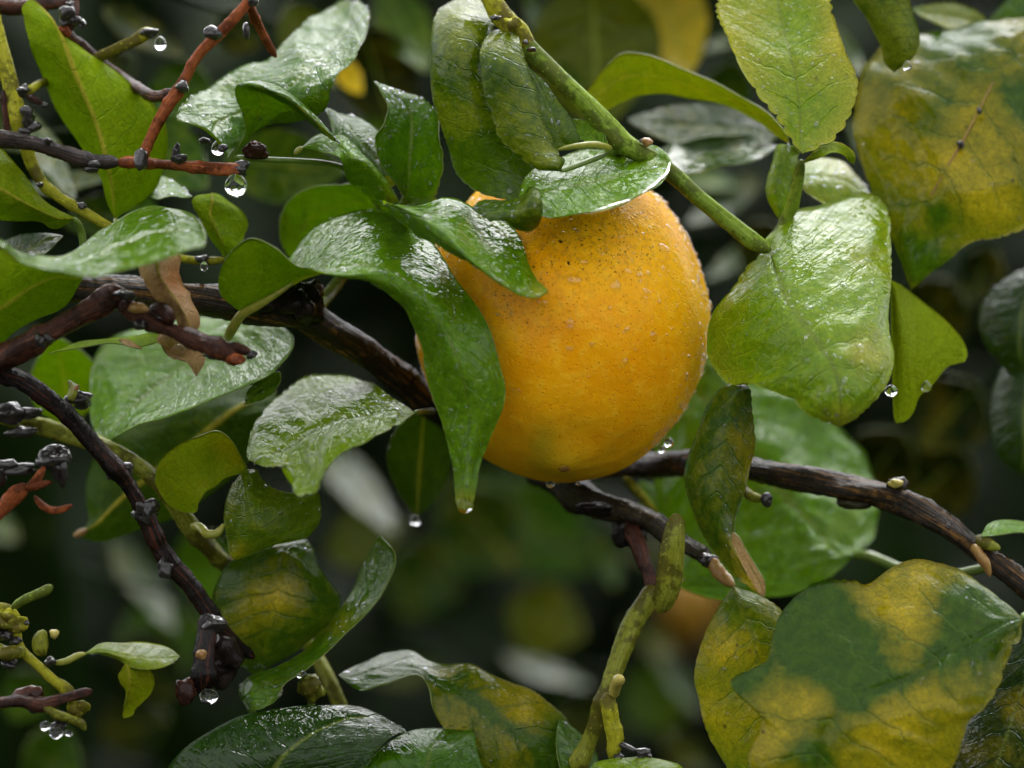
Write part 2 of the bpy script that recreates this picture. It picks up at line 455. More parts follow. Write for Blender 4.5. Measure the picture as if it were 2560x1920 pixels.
def leaf(parent, st, top='fresh', bot='u_olive', see='T', at=None, d=0.0, cup=0.0, fold=0.3, ser=2.2, per=27.0,
         buckle=0.035, vein=0.018, pig=0.0, blobs=(), ribgreen=0.0, edge=0.0, drops=0, seed=None, label=None,
         rim='rim', name='leaf', thick=0.020, nveins=9, petiole=None, pr=7, pmat='petg', dr=(2.5, 6.5), big=0.06, dz=1.0, tilt=0.0, rib=True):
    """lofted leaf: stations base->tip of (A, midrib, B) in photograph pixels and cm of depth"""
    rng = np.random.default_rng(seed if seed is not None else len(LEAVES) * 13 + 5)
    rows = []
    for q in st:
        q = list(map(float, q))
        if len(q) == 3:
            r = [q, q, q]
        elif len(q) == 6:
            A, B = q[:3], q[3:]
            r = [A, [(A[0] + B[0]) / 2, (A[1] + B[1]) / 2, (A[2] + B[2]) / 2 + cup], B]
        else:
            r = [q[:3], q[3:6], q[6:9]]
        rows.append(r)
    R = np.array(rows)
    if dz != 1.0:
        mz = R[..., 2].mean()
        R[..., 2] = mz + (R[..., 2] - mz) * dz
    R[..., 2] += d
    if tilt:
        R[..., 2] -= tilt * (R[..., 1] - R[..., 1].mean()) / 100
    W = PA(R)
    # visible face decides the winding
    i = at if at is not None else len(R) // 2
    i = min(max(i, 1), len(R) - 2)
    du = W[i + 1, 1] - W[i - 1, 1]
    dv = W[i, 2] - W[i, 0]
    facing = -np.dot(np.cross(du, dv), VIEW)
    if (facing > 0) != (see == 'T'):
        R = R[:, ::-1]
        W = W[:, ::-1]
    mid = W[:, 1]
    seg = np.linalg.norm(np.diff(mid, axis=0), axis=1) + 0.3 * np.linalg.norm(np.diff(W[:, 0], axis=0), axis=1) + 0.3 * np.linalg.norm(np.diff(W[:, 2], axis=0), axis=1)
    t = np.concatenate([[0], np.cumsum(np.maximum(seg, 1e-6))])
    L = t[-1] / 1.6 / S
    wid = np.linalg.norm(W[:, 2] - W[:, 0], axis=1).max() / S
    nu = int(np.clip(L / 5, 40, 150))
    nv = int(np.clip(wid / 9, 12, 36)) // 2 * 2 + 1
    allc = np.concatenate([W.reshape(len(W), 9), R.reshape(len(R), 9)], 1)
    C = spline(allc, nu, t)
    A, M, B = C[:, 0:3], C[:, 3:6], C[:, 6:9]
    v = np.linspace(-1, 1, nv)
    qa, qm, qb = v * (v - 1) / 2, 1 - v * v, v * (v + 1) / 2
    la, lm, lb = np.maximum(-v, 0), 1 - abs(v), np.maximum(v, 0)
    wa, wm, wb_ = (1 - fold) * qa + fold * la, (1 - fold) * qm + fold * lm, (1 - fold) * qb + fold * lb
    G = A[:, None] * wa[None, :, None] + M[:, None] * wm[None, :, None] + B[:, None] * wb_[None, :, None]
    PX = C[:, 9:12][:, None] * wa[None, :, None] + C[:, 12:15][:, None] * wm[None, :, None] + C[:, 15:18][:, None] * wb_[None, :, None]
    # teeth
    if ser > 0:
        for side, E in ((0, A), (1, B)):
            dirv = E - M
            wd = np.linalg.norm(dirv, axis=1, keepdims=True)
            dirv = dirv / (wd + 1e-9)
            s = np.concatenate([[0], np.cumsum(np.linalg.norm(np.diff(E, axis=0), axis=1))]) / S
            s = s * (1 + 0.15 * np.sin(s / 61 + seed_f(rng))) + rng.uniform(0, per)
            ph = (s / per) % 1.0
            tooth = (np.sqrt(np.clip(np.sin(np.pi * ph), 0, 1)) - 0.75) * ser * 2.6 * (0.75 + 0.5 * np.sin(s / 97 + 1.3))
            tooth *= np.clip(wd[:, 0] / S / 25, 0, 1)
            wv = np.clip((abs(v) - 0.72) / 0.28, 0, 1)**2 * ((v < 0) if side == 0 else (v > 0))
            G += (dirv * (tooth * S)[:, None])[:, None] * wv[None, :, None]
    def normals(G):
        gu = np.gradient(G, axis=0)
        gv = np.gradient(G, axis=1)
        n = np.cross(gu, gv)
        l = np.linalg.norm(n, axis=2, keepdims=True)
        n = np.where(l > 1e-14, n / np.maximum(l, 1e-14), 0)
        return n
    n = normals(G)
    for e in (0, 1, 2):
        n[e] = n[3]; n[-1 - e] = n[-4]
    uu = np.linspace(0, 1, nu)[:, None]
    vv = v[None, :]
    env = np.clip(np.minimum(uu, 1 - uu) * 8, 0, 1)
    disp = np.zeros((nu, nv))
    lc, wc = L * S * 100, wid * S * 100       # size in cm
    for k in range(5):
        fx, fy = rng.uniform(0.5, 2.2), rng.uniform(-2.0, 2.0)
        disp += np.sin(fx * uu * lc * 1.3 + fy * vv * wc * 0.65 + rng.uniform(0, 6.28)) * buckle / 2.2
    disp += np.sin(uu * lc * 4.2 + vv * 2 + rng.uniform(0, 6.28)) * buckle * 0.55 * vv**2
    if rib:
        disp += -max(vein, 0.02) * 2.0 * np.exp(-(vv / 0.05)**2)
    wob = 0.25 * np.sin(uu * 9 + rng.uniform(0, 6)) 
    amp = 0.35 + 0.35 * np.sin(uu * 7.3 + np.sign(vv) * 2 + rng.uniform(0, 6)) * np.sin(vv * 4 + rng.uniform(0, 6))
    disp += vein * amp * np.cos(2 * np.pi * (uu * nveins - abs(vv) * 1.3 + wob + 0.12 * np.sin(vv * 9 + uu * 23))) * np.clip(abs(vv) * 5, 0, 1) * (1 - abs(vv)**3)
    for k in range(6):
        fx, fy = rng.uniform(3.5, 9), rng.uniform(-9, 9)
        disp += np.sin(fx * uu * lc + fy * vv * wc * 0.5 + rng.uniform(0, 6.28)) * buckle * 0.10
    G = G + n * (disp * env * 0.01)[..., None]
    n = normals(G)
    for e in (0, 1):
        n[e] = n[2]; n[-1 - e] = n[-3]
    th = thick * 0.01
    tops, bots = G + n * th * 0.5, G - n * th * 0.5
    nn = nu * nv
    verts = np.concatenate([tops.reshape(-1, 3), bots.reshape(-1, 3)])
    I = np.arange(nn).reshape(nu, nv)
    q = np.stack([I[:-1, :-1], I[1:, :-1], I[1:, 1:], I[:-1, 1:]], -1).reshape(-1, 4)
    qb_ = q[:, ::-1] + nn
    ring = np.concatenate([I[:, 0], I[-1, 1:], I[::-1, -1][1:], I[0, ::-1][1:-1]])
    r2 = np.roll(ring, -1)
    qr = np.stack([ring, ring + nn, r2 + nn, r2], -1)[:, ::-1]
    faces = np.concatenate([q, qb_, qr])
    midx = np.concatenate([np.zeros(len(q)), np.ones(len(q)), np.full(len(qr), 2)]).astype(np.int32)
    uv1 = np.stack([np.broadcast_to(uu, (nu, nv)), np.broadcast_to((vv + 1) / 2, (nu, nv))], -1).reshape(-1, 2)
    if not rib:
        uv1[:, 1] = 0.62 + 0.36 * uv1[:, 1]
    pg = np.full((nu, nv), float(pig))
    for (bx, by, br, ba) in blobs:
        pg += ba * np.exp(-((PX[..., 0] - bx)**2 + (PX[..., 1] - by)**2) / br**2)
    if ribgreen:
        pg -= ribgreen * np.exp(-(vv / 0.16)**2)
        pg -= ribgreen * 0.12 * np.cos(2 * np.pi * (uu * nveins - abs(vv) * 1.3 + wob)) * (1 - abs(vv))
    if edge:
        pg += edge * abs(vv)**3
    pg = pg.reshape(-1)
    o = mesh_obj(name, verts, faces, [MT[top], MT[bot], MT[rim]], parent, origin=G[0, nv // 2], midx=midx,
                 uv=np.concatenate([uv1, uv1]), attrs={'pig': np.concatenate([pg, pg])})
    if label:
        o['label'] = label
    LEAVES.append(o)
    if drops:
        sel = (abs(vv) < 0.96) & (uu > 0.04) & (uu < 0.97)
        sel = np.broadcast_to(sel, (nu, nv)).reshape(-1)
        pos, nr = tops.reshape(-1, 3)[sel], n.reshape(-1, 3)[sel]
        jit = rng.normal(0, 2.0 * S, pos.shape)
        jit -= nr * (jit * nr).sum(1)[:, None]
        droplets(o, pos + jit, nr, drops, rng, dr[0], dr[1], big)
    if petiole:
        pts = [tuple(R[0, 1])] + [tuple(p) for p in petiole]
        tube(o, 'petiole', [(*p, pr) for p in pts], pmat, knots=0, rough=0.03, ns=8)
    return o

def seed_f(rng):
    return rng.uniform(0, 6.28)

def tube(parent, name, pts, mat, knots=0, rough=0.10, ns=14, seed=None, lump=0.25, step=7.0, endcap=True):
    """tapered twig through (x, y, depth, radius px)"""
    rng = np.random.default_rng(seed if seed is not None else int(abs(pts[0][0]) * 7 + abs(pts[0][1]) * 3 + len(pts)))
    p = np.array(pts, float)
    W = PA(p[:, :3])
    L = np.linalg.norm(np.diff(W, axis=0), axis=1).sum()
    n = int(np.clip(L / S / step, 6, 330))
    t = np.concatenate([[0], np.cumsum(np.maximum(np.linalg.norm(np.diff(W, axis=0), axis=1), 1e-7))])
    C = spline(np.concatenate([W, p[:, 3:4]], 1), n, t)
    c, r = C[:, :3], np.maximum(C[:, 3], 1.0) * S
    if endcap:
        k = 4
        for i in range(k):
            f = math.sqrt(1 - ((k - i) / (k + 0.3))**2)
            r[i] *= f; r[-1 - i] *= f
    tg = np.gradient(c, axis=0)
    tg /= np.linalg.norm(tg, axis=1, keepdims=True) + 1e-12
    a = np.cross(tg, VIEW + np.array([0.05, 0, 0.11])); a /= np.linalg.norm(a, axis=1, keepdims=True) + 1e-12
    b = np.cross(tg, a)
    s = np.linspace(0, L, n)
    ang = np.arange(ns) * 2 * math.pi / ns
    rad = np.ones((n, ns))
    for k in range(5):
        f = rng.uniform(60, 420)
        rad += rough * 0.5 * np.sin(f * s[:, None] + rng.integers(1, 4) * ang[None] + rng.uniform(0, 6.28))
    rad += rng.normal(0, rough * 0.35, (n, ns))
    for k in range(knots):
        s0 = rng.uniform(0.03, 0.97) * L
        w0 = rng.uniform(0.6, 1.2) * r.mean()
        a0 = rng.uniform(0, 6.28)
        rad += lump * np.exp(-((s[:, None] - s0) / w0)**2) * (0.45 + 0.55 * np.cos(ang[None] - a0))
    V = c[:, None] + (r[:, None] * rad)[..., None] * (np.cos(ang)[None, :, None] * a[:, None] + np.sin(ang)[None, :, None] * b[:, None])
    I = np.arange(n * ns).reshape(n, ns)
    J = np.roll(I, -1, 1)
    q = np.stack([I[:-1], I[1:], J[1:], J[:-1]], -1).reshape(-1, 4).tolist()
    verts = np.concatenate([V.reshape(-1, 3), c[:1], c[-1:]])
    e0, e1 = n * ns, n * ns + 1
    for j in range(ns):
        j2 = (j + 1) % ns
        q.append((int(I[0, j]), int(I[0, j2]), e0))
        q.append((int(I[-1, j2]), int(I[-1, j]), e1))
    uv = np.stack([np.broadcast_to(s[:, None] * 100, (n, ns)), np.broadcast_to((abs(np.arange(ns) / ns - 0.5) * 2)[None], (n, ns))], -1).reshape(-1, 2)
    uv = np.concatenate([uv, [[0, 0], [L * 100, 0]]])
    return mesh_obj(name, verts, q, MT[mat], parent, origin=c[0], uv=uv)

_ICO = {}
def ico(sub):
    if sub not in _ICO:
        import bmesh
        bm = bmesh.new()
        bmesh.ops.create_icosphere(bm, subdivisions=sub, radius=1.0)
        v = np.array([x.co[:] for x in bm.verts])
        f = [[x.index for x in ff.verts] for ff in bm.faces]
        bm.free()
        _ICO[sub] = (v, f)
    return _ICO[sub]

def lump(parent, name, x, y, d, r, mat='knot', sx=1.0, sy=1.0, rough=0.22, sub=3, rot=0.0, seed=None):
    """knobbly bud or knot"""
    rng = np.random.default_rng(seed if seed is not None else int(x * 3 + y))
    if mat in ('knot', 'b_black'):
        r *= 0.66
        sx, sy = sx * rng.uniform(0.8, 1.15), sy * rng.uniform(0.8, 1.15)
    v, f = ico(sub)
    dsp = np.ones(len(v))
    for k in range(7):
        w = rng.normal(0, 2.4, 3)
        dsp += rough * 0.5 * np.sin(v @ w + rng.uniform(0, 6.28))
    for k in range(9):
        w = rng.normal(0, 6.5, 3)
        dsp += rough * 0.22 * np.abs(np.sin(v @ w + rng.uniform(0, 6.28)))
    dsp += rng.normal(0, rough * 0.2, len(v))
    q = v * dsp[:, None] * np.array([sx, (sx + sy) / 2, sy])
    ca, sa = math.cos(rot), math.sin(rot)
    q = np.stack([q[:, 0] * ca - q[:, 2] * sa, q[:, 1], q[:, 0] * sa + q[:, 2] * ca], -1)
    return mesh_obj(name, P(x, y, d) + q * r * S, f, MT[mat], parent, origin=P(x, y, d))

def water_drop(label, x, y, d, r, stretch=1.25, group=None):
    """a hanging drop: round below, drawn up to where it clings; (x, y) is its middle"""
    seg, rings = 20, 14
    V, F = [], []
    c = P(x, y, d)
    for k in range(rings + 1):
        th = math.pi * k / rings
        rr = math.sin(th) * (1.0 if th > math.pi / 2 else (1 - 0.22 * math.cos(th)))
        zz = math.cos(th) * (stretch if th < math.pi / 2 else 1.0)
        for j in range(seg):
            a = 2 * math.pi * j / seg
            V.append(c + r * S * np.array([rr * math.cos(a), rr * math.sin(a), zz]))
    for k in range(rings):
        for j in range(seg):
            j2 = (j + 1) % seg
            F.append((k * seg + j, (k + 1) * seg + j, (k + 1) * seg + j2, k * seg + j2))
    o = mesh_obj('water_drop', np.array(V), F, MT['water'])
    tag(o, label, 'water drop', group)
    return o

def b_is_far(p):
    return p[2] > 7

def qleaf(parent, base, tip, width, roll=0.0, bend=0.6, top='deep', bot='u_olive', see='T', pig=0.0, fold=0.3, vfold=0.15, label=None, **kw):
    """plain leaf from base to tip (px, px, cm); roll turns it about its axis, bend bows it towards or from the lens (cm)"""
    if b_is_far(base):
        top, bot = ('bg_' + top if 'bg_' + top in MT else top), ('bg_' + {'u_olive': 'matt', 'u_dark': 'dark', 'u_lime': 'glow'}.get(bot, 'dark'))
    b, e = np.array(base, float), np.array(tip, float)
    ax = e[:2] - b[:2]
    l2 = np.linalg.norm(ax) + 1e-6
    side = np.array([-ax[1], ax[0]]) / l2
    cr, sr = math.cos(math.radians(roll)), math.sin(math.radians(roll))
    if ax[0] > 0:
        sr = -sr            # a positive roll always turns the upper face to the sky
    st = [tuple(b)]
    for s in (0.08, 0.22, 0.4, 0.58, 0.75, 0.9, 0.97):
        w = width * 0.5 * (math.sin(math.pi * s**0.85)**0.8)
        m = b + (e - b) * s
        m[2] += bend * math.sin(math.pi * s)
        wd = side * w * cr
        dd = w * sr * S * 100
        lift = -vfold * w * S * 100
        A = (m[0] + wd[0], m[1] + wd[1], m[2] + dd + lift)
        B = (m[0] - wd[0], m[1] - wd[1], m[2] - dd + lift)
        st.append((*A, *m, *B))
    st.append(tuple(e))
    return leaf(parent, st, top, bot, see, pig=pig, fold=fold, label=label, **kw)

# ================================================================ the setting
def ground():
    n = 60
    xs = np.sign(np.linspace(-1, 1, n)) * np.abs(np.linspace(-1, 1, n))**3 * 200
    X, Y = np.meshgrid(xs, xs, indexing='ij')
    Z = 0.03 * np.sin(X * 1.7 + 0.4) * np.cos(Y * 1.3) + 0.02 * np.sin(X * 4.1 + Y * 3.3)
    V = np.stack([X, Y, Z], -1).reshape(-1, 3)
    I = np.arange(n * n).reshape(n, n)
    F = np.stack([I[:-1, :-1], I[1:, :-1], I[1:, 1:], I[:-1, 1:]], -1).reshape(-1, 4)
    m, nt = new_mat('wet_soil')
    T = NT(nt)
    obj = T.n('ShaderNodeTexCoord').outputs['Object']
    a = T.noise(obj, 3, 6, 0.6); b = T.noise(obj, 40, 4, 0.6)
    col = T.mix(T.ramp(a, 0.35, 0.65), (0.035, 0.027, 0.018), (0.030, 0.045, 0.014))
    col = T.mix(T.ramp(b, 0.4, 0.7), col, (0.018, 0.014, 0.010))
    p = T.n('ShaderNodeBsdfPrincipled', {'Base Color': col, 'Roughness': 0.6, 'Specular IOR Level': 0.2, 'Normal': T.bump(b, 0.8, 0.02)})
    T.n('ShaderNodeOutputMaterial', {0: p})
    o = mesh_obj('ground', V, F, m, origin=np.zeros(3))
    o['kind'] = 'structure'
ground()

def dark_backdrop():  # added backdrop: blocks the sky so gaps between leaves stay dark
    """dark bank added behind the trees to keep bright sky out of the gaps"""
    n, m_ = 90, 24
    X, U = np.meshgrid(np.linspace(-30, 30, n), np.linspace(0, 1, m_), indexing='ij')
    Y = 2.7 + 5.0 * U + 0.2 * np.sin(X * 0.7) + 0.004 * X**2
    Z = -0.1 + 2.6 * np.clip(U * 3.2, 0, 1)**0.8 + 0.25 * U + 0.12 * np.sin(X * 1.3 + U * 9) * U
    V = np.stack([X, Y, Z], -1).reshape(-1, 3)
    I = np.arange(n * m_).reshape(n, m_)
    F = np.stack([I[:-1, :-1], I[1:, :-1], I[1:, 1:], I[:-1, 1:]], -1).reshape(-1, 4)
    m, nt = new_mat('backdrop_dark')
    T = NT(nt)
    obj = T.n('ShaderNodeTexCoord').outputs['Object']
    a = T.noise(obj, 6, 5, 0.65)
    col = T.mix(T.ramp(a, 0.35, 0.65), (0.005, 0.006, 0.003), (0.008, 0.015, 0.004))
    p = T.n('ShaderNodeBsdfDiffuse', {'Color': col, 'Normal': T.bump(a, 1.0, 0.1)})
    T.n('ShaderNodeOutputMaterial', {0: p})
    o = mesh_obj('dark_backdrop', V, F, m, origin=np.array([0, 2.7, 0]))
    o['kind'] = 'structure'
dark_backdrop()

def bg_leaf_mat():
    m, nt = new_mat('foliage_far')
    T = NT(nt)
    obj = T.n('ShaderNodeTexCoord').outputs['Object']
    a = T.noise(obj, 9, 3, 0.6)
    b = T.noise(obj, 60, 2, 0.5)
    col = T.mix(T.ramp(a, 0.35, 0.7), (0.003, 0.008, 0.0015), (0.007, 0.018, 0.002))  # shade inside the crown is put into these very dark greens
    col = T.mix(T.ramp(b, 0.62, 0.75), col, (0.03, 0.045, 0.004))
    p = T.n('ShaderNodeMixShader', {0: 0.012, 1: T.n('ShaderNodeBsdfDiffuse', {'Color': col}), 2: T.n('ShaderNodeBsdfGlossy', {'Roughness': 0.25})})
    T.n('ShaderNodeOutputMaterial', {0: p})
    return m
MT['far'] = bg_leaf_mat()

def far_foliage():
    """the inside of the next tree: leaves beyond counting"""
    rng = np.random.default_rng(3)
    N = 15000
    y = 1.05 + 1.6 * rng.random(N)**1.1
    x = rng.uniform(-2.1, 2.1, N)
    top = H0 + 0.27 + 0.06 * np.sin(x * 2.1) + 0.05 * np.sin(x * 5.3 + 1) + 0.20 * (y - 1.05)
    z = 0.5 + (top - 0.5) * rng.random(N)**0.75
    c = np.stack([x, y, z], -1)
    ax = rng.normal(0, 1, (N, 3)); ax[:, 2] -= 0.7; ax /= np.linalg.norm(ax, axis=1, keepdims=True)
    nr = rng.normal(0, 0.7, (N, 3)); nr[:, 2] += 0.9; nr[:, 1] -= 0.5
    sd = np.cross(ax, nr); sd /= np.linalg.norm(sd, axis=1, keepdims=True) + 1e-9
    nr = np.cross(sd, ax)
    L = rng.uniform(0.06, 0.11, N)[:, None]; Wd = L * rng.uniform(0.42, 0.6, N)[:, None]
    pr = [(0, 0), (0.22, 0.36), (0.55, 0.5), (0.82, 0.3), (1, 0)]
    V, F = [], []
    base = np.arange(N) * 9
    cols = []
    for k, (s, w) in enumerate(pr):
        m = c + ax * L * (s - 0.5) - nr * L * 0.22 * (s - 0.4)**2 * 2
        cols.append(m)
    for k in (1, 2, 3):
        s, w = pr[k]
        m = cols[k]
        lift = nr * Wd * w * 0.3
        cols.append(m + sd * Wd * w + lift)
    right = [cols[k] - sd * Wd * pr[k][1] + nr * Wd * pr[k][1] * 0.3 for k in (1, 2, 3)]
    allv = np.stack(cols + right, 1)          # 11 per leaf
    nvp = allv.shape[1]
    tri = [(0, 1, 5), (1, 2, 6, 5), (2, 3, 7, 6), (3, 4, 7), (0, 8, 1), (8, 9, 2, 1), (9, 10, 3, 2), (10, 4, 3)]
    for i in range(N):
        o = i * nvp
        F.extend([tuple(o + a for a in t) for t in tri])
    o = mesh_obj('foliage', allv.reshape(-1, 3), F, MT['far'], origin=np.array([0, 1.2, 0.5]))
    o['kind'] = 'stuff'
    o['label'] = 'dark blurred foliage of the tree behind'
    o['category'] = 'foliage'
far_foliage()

# ================================================================ the lemon
def lemon():
    cx, cy, cd = 1407, 800, 2.2
    c = P(cx, cy, cd)
    a_, b_ = 3.78, 3.235
    tau = math.radians(34)
    # camera frame axes
    ex = np.array([1, 0, 0]); ey = VIEW; ez = np.array([0, -sp, cp])
    ax = -ey * math.sin(tau) - ez * math.cos(tau)       # towards the tip
    bx = ex
    by = np.cross(ax, bx)
    nu, nv = 230, 300
    th = np.linspace(0, math.pi, nu)[:, None]
    ph = np.linspace(0, 2 * math.pi, nv, endpoint=False)[None]
    s = -np.cos(th)                                       # -1 stem .. 1 tip
    r = np.sin(th)
    # soft shoulder before the tip, low nipple
    bump = 0.17 * np.exp(-((th - math.pi) / 0.15)**2)
    ring = -0.07 * np.exp(-((th - (math.pi - 0.30)) / 0.11)**2) * (1 + 0.5 * np.sin(ph * 2 + 0.6))
    neck = 0.03 * np.exp(-(th / 0.25)**2)
    z = a_ * s + bump + 0 * ph
    rad = b_ * r * (1 + 0.010 * np.sin(3 * ph + 2 * th) + 0.008 * np.sin(5 * ph - 3 * th + 1) + 0.012 * np.sin(2 * ph + 0.7)) * (1 + ring)
    rngl = np.random.default_rng(5)
    for k in range(14):
        fx, fy = rngl.integers(2, 11), rngl.uniform(3, 14)
        rad = rad + 0.0075 * np.sin(fx * ph + fy * th + rngl.uniform(0, 6.28)) * r
    # little pit right of the middle
    V = (z[..., None] * ax + (rad * np.cos(ph))[..., None] * bx + (rad * np.sin(ph))[..., None] * by) * 0.01
    n = np.cross(np.gradient(V, axis=1), np.gradient(V, axis=0))
    l = np.linalg.norm(n, axis=2, keepdims=True)
    n = n / np.maximum(l, 1e-12)
    cen = (V * n).sum(2).mean()
    if cen < 0: n = -n
    V = V + c
    loc = V - c
    px = cx + (loc @ ex) / S
    py = cy - (loc @ ez) / S
    front = (n @ VIEW) < 0.25
    def g(x, y, rx, ry): return np.exp(-((px - x) / rx)**2 - ((py - y) / ry)**2) * front
    soot = 1.25 * g(1480, 570, 220, 100) + 0.85 * g(1290, 770, 140, 90) + 0.5 * g(1560, 700, 160, 160) + 0.6 * g(1310, 620, 120, 120) + 0.03
    green = 0.55 * g(1375, 1090, 120, 60) + 0.55 * g(1350, 1125, 34, 50) + 0.6 * g(1405, 1165, 90, 40) + 0.25 * g(1605, 850, 14, 18) + 0.35 * g(1450, 1210, 300, 40) + 0.5 * g(1745, 930, 40, 130) + 0.2 * g(1310, 830, 20, 20)
    I = np.arange(nu * nv).reshape(nu, nv)
    J = np.roll(I, -1, 1)
    F = np.stack([I[:-1], J[:-1], J[1:], I[1:]], -1).reshape(-1, 4)
    m, nt = new_mat('lemon_peel')
    T = NT(nt)
    obj = T.n('ShaderNodeTexCoord').outputs['Object']
    sa = T.n('ShaderNodeAttribute', attribute_name='soot').outputs['Fac']
    ga = T.n('ShaderNodeAttribute', attribute_name='green').outputs['Fac']
    n1 = T.noise(obj, 45, 4, 0.6); n2 = T.noise(obj, 330, 3, 0.6); n3 = T.noise(obj, 1500, 3, 0.6)
    col = T.mix(T.ramp(n1, 0.3, 0.7), (0.78, 0.325, 0.002), (0.87, 0.44, 0.005))
    col = T.mix(T.math('MULTIPLY', T.ramp(n2, 0.45, 0.75), 0.45), col, (0.88, 0.54, 0.03))
    gm = T.ramp(T.math('ADD', ga, T.math('MULTIPLY', T.math('SUBTRACT', n1, 0.5), 0.9)), 0.0, 1.3)
    col = T.mix(T.math('MULTIPLY', gm, 0.8), col, (0.36, 0.30, 0.012))
    pores = T.voro(obj, 1000)
    pore = T.ramp(pores, 0.28, 0.05)
    col = T.mix(T.math('MULTIPLY', pore, 0.16), col, (0.66, 0.28, 0.010))
    # sooty specks: fine dust and clustered black dots
    wob = T.n('ShaderNodeVectorMath', {0: T.n('ShaderNodeTexNoise', {'Vector': obj, 'Scale': 1400.0, 'Detail': 2.0}).outputs['Color'], 1: (0.0011, 0.0011, 0.0011)}, operation='MULTIPLY').outputs[0]
    obw = T.n('ShaderNodeVectorMath', {0: obj, 1: wob}, operation='ADD').outputs[0]
    v1 = T.voro(obw, 900); v2 = T.voro(obw, 210)
    d1 = T.math('MULTIPLY', T.ramp(v1, 0.24, 0.12), T.ramp(T.math('MULTIPLY', sa, T.math('ADD', T.noise(obj, 420, 3, 0.75), 0.30)), 0.58, 0.74))
    d2 = T.math('MULTIPLY', T.ramp(v2, 0.10, 0.07), T.ramp(T.math('MULTIPLY', sa, T.math('ADD', T.noise(obj, 260, 3, 0.6), 0.35)), 0.6, 0.72))
    dust = T.math('MULTIPLY', T.math('MULTIPLY', sa, T.ramp(T.noise(obj, 650, 5, 0.75), 0.42, 0.75)), 0.6)
    col = T.mix(dust, col, (0.34, 0.15, 0.012))
    col = T.mix(T.math('MULTIPLY', T.math('MAXIMUM', d1, d2), 0.92), col, (0.022, 0.012, 0.004))
    h = T.math('ADD', T.math('MULTIPLY', pore, -0.6), T.math('MULTIPLY', n2, 0.9))
    h = T.math('ADD', h, T.math('MULTIPLY', n3, 0.35))
    bead = T.math('MULTIPLY', T.ramp(T.voro(obj, 560), 0.4, 0.02), T.ramp(n1, 0.42, 0.58))
    hc = T.math('ADD', h, T.math('MULTIPLY', bead, 0.9))
    p = T.n('ShaderNodeBsdfPrincipled', {'Base Color': col, 'Roughness': 0.5, 'Specular IOR Level': 0.0, 'IOR': 1.05, 'Normal': T.bump(h, 0.9, 0.0004),
            'Coat Weight': 0.3, 'Coat IOR': 1.36, 'Coat Roughness': 0.12, 'Coat Normal': T.bump(hc, 0.8, 0.0004)})
    T.set(p, 'Subsurface Weight', 0.25)
    T.set(p, 'Subsurface Radius', (1.0, 0.45, 0.06))
    T.set(p, 'Subsurface Scale', 0.003)
    T.n('ShaderNodeOutputMaterial', {0: p})
    root = thing('lemon', 'ripe orange-yellow lemon beaded with rain and speckled with black soot', 'lemon', c + np.array([0, 0, -0.034]))
    peel = mesh_obj('peel', V.reshape(-1, 3), F, m, root, origin=c, attrs={'soot': soot.reshape(-1), 'green': green.reshape(-1)})
    # the dry scar at the tip, and the button and stalk on top
    tip = c + ax * (a_ + 0.17) * 0.01
    vs, fs = ico(3)
    rr = np.random.default_rng(2)
    q = vs * (1 + 0.3 * np.sin(vs @ rr.normal(0, 3, 3) + 1) * 0.5 + rr.normal(0, 0.06, len(vs)))[:, None]
    sc = q[:, :1] * ex * 0.0011 + q[:, 1:2] * ax * 0.0005 + q[:, 2:] * np.cross(ax, ex) * 0.0009
    mesh_obj('stylar_scar', tip + sc, fs, simple_mat('scar', (0.26, 0.13, 0.02), 0.6, 0.1, 0.0002, 1500, (0.12, 0.06, 0.012)), root, origin=tip)
    sp_ = c - ax * a_ * 0.01
    q2 = vs * (1 + rr.normal(0, 0.05, len(vs)))[:, None]
    sc = q2[:, :1] * ex * 0.006 + q2[:, 1:2] * ax * 0.0022 + q2[:, 2:] * np.cross(ax, ex) * 0.006
    mesh_obj('calyx', sp_ + sc, fs, MT['petg'], root, origin=sp_)
    # water lying on the peel
    vis = (n @ VIEW) < 0.35
    wgt = vis * (0.25 + 1.0 * np.exp(-((px - 1660) / 190)**2 - ((py - 720) / 320)**2) + 0.8 * np.exp(-((px - 1200) / 130)**2 - ((py - 640) / 160)**2)
                 + 1.6 * ((n @ VIEW) > -0.35) * (py < 1120)) * np.clip((1190 - py) / 260, 0.12, 1) * np.sin(th)
    wgt = wgt.reshape(-1)
    rg = np.random.default_rng(11)
    pick = rg.choice(len(wgt), 1500, p=wgt / wgt.sum())
    pos, nr = V.reshape(-1, 3)[pick], n.reshape(-1, 3)[pick]
    droplets(peel, pos, nr, 620, rg, 2.0, 6.0, 0.16, 0.55, bigr=13)
    edge = (np.abs(n @ VIEW) < 0.28) & (py < 1140) & ((px > 1500) | (px < 1100))
    ei = np.flatnonzero(edge.reshape(-1))
    droplets(peel, V.reshape(-1, 3)[ei], n.reshape(-1, 3)[ei], 300, rg, 4.0, 8.5, 0.1, 0.85, bigr=12)
    # the larger beads one can point to
    for (bx_, by_, br_) in [(1430, 705, 19), (1530, 720, 17), (1660, 622, 16), (1562, 682, 10), (1617, 688, 10), (1655, 672, 8), (1350, 760, 13), (1420, 812, 12),
                            (1610, 735, 12), (1630, 845, 13), (1455, 655, 12), (1595, 690, 7), (1670, 566, 9), (1290, 980, 12), (1645, 760, 8), (1500, 640, 9)]:
        dist = (px - bx_)**2 + (py - by_)**2 + 1e9 * (~((n @ VIEW) < 0))
        k = np.argmin(dist)
        droplets(root, V.reshape(-1, 3)[k:k + 1], n.reshape(-1, 3)[k:k + 1], 1, rg, br_ * 0.95, br_, 0, 0.42, name='water_bead')
    for o in root.children:
        if o.name.startswith('water_bead') and 'kind' in o: del o['kind']
    return root, sp_
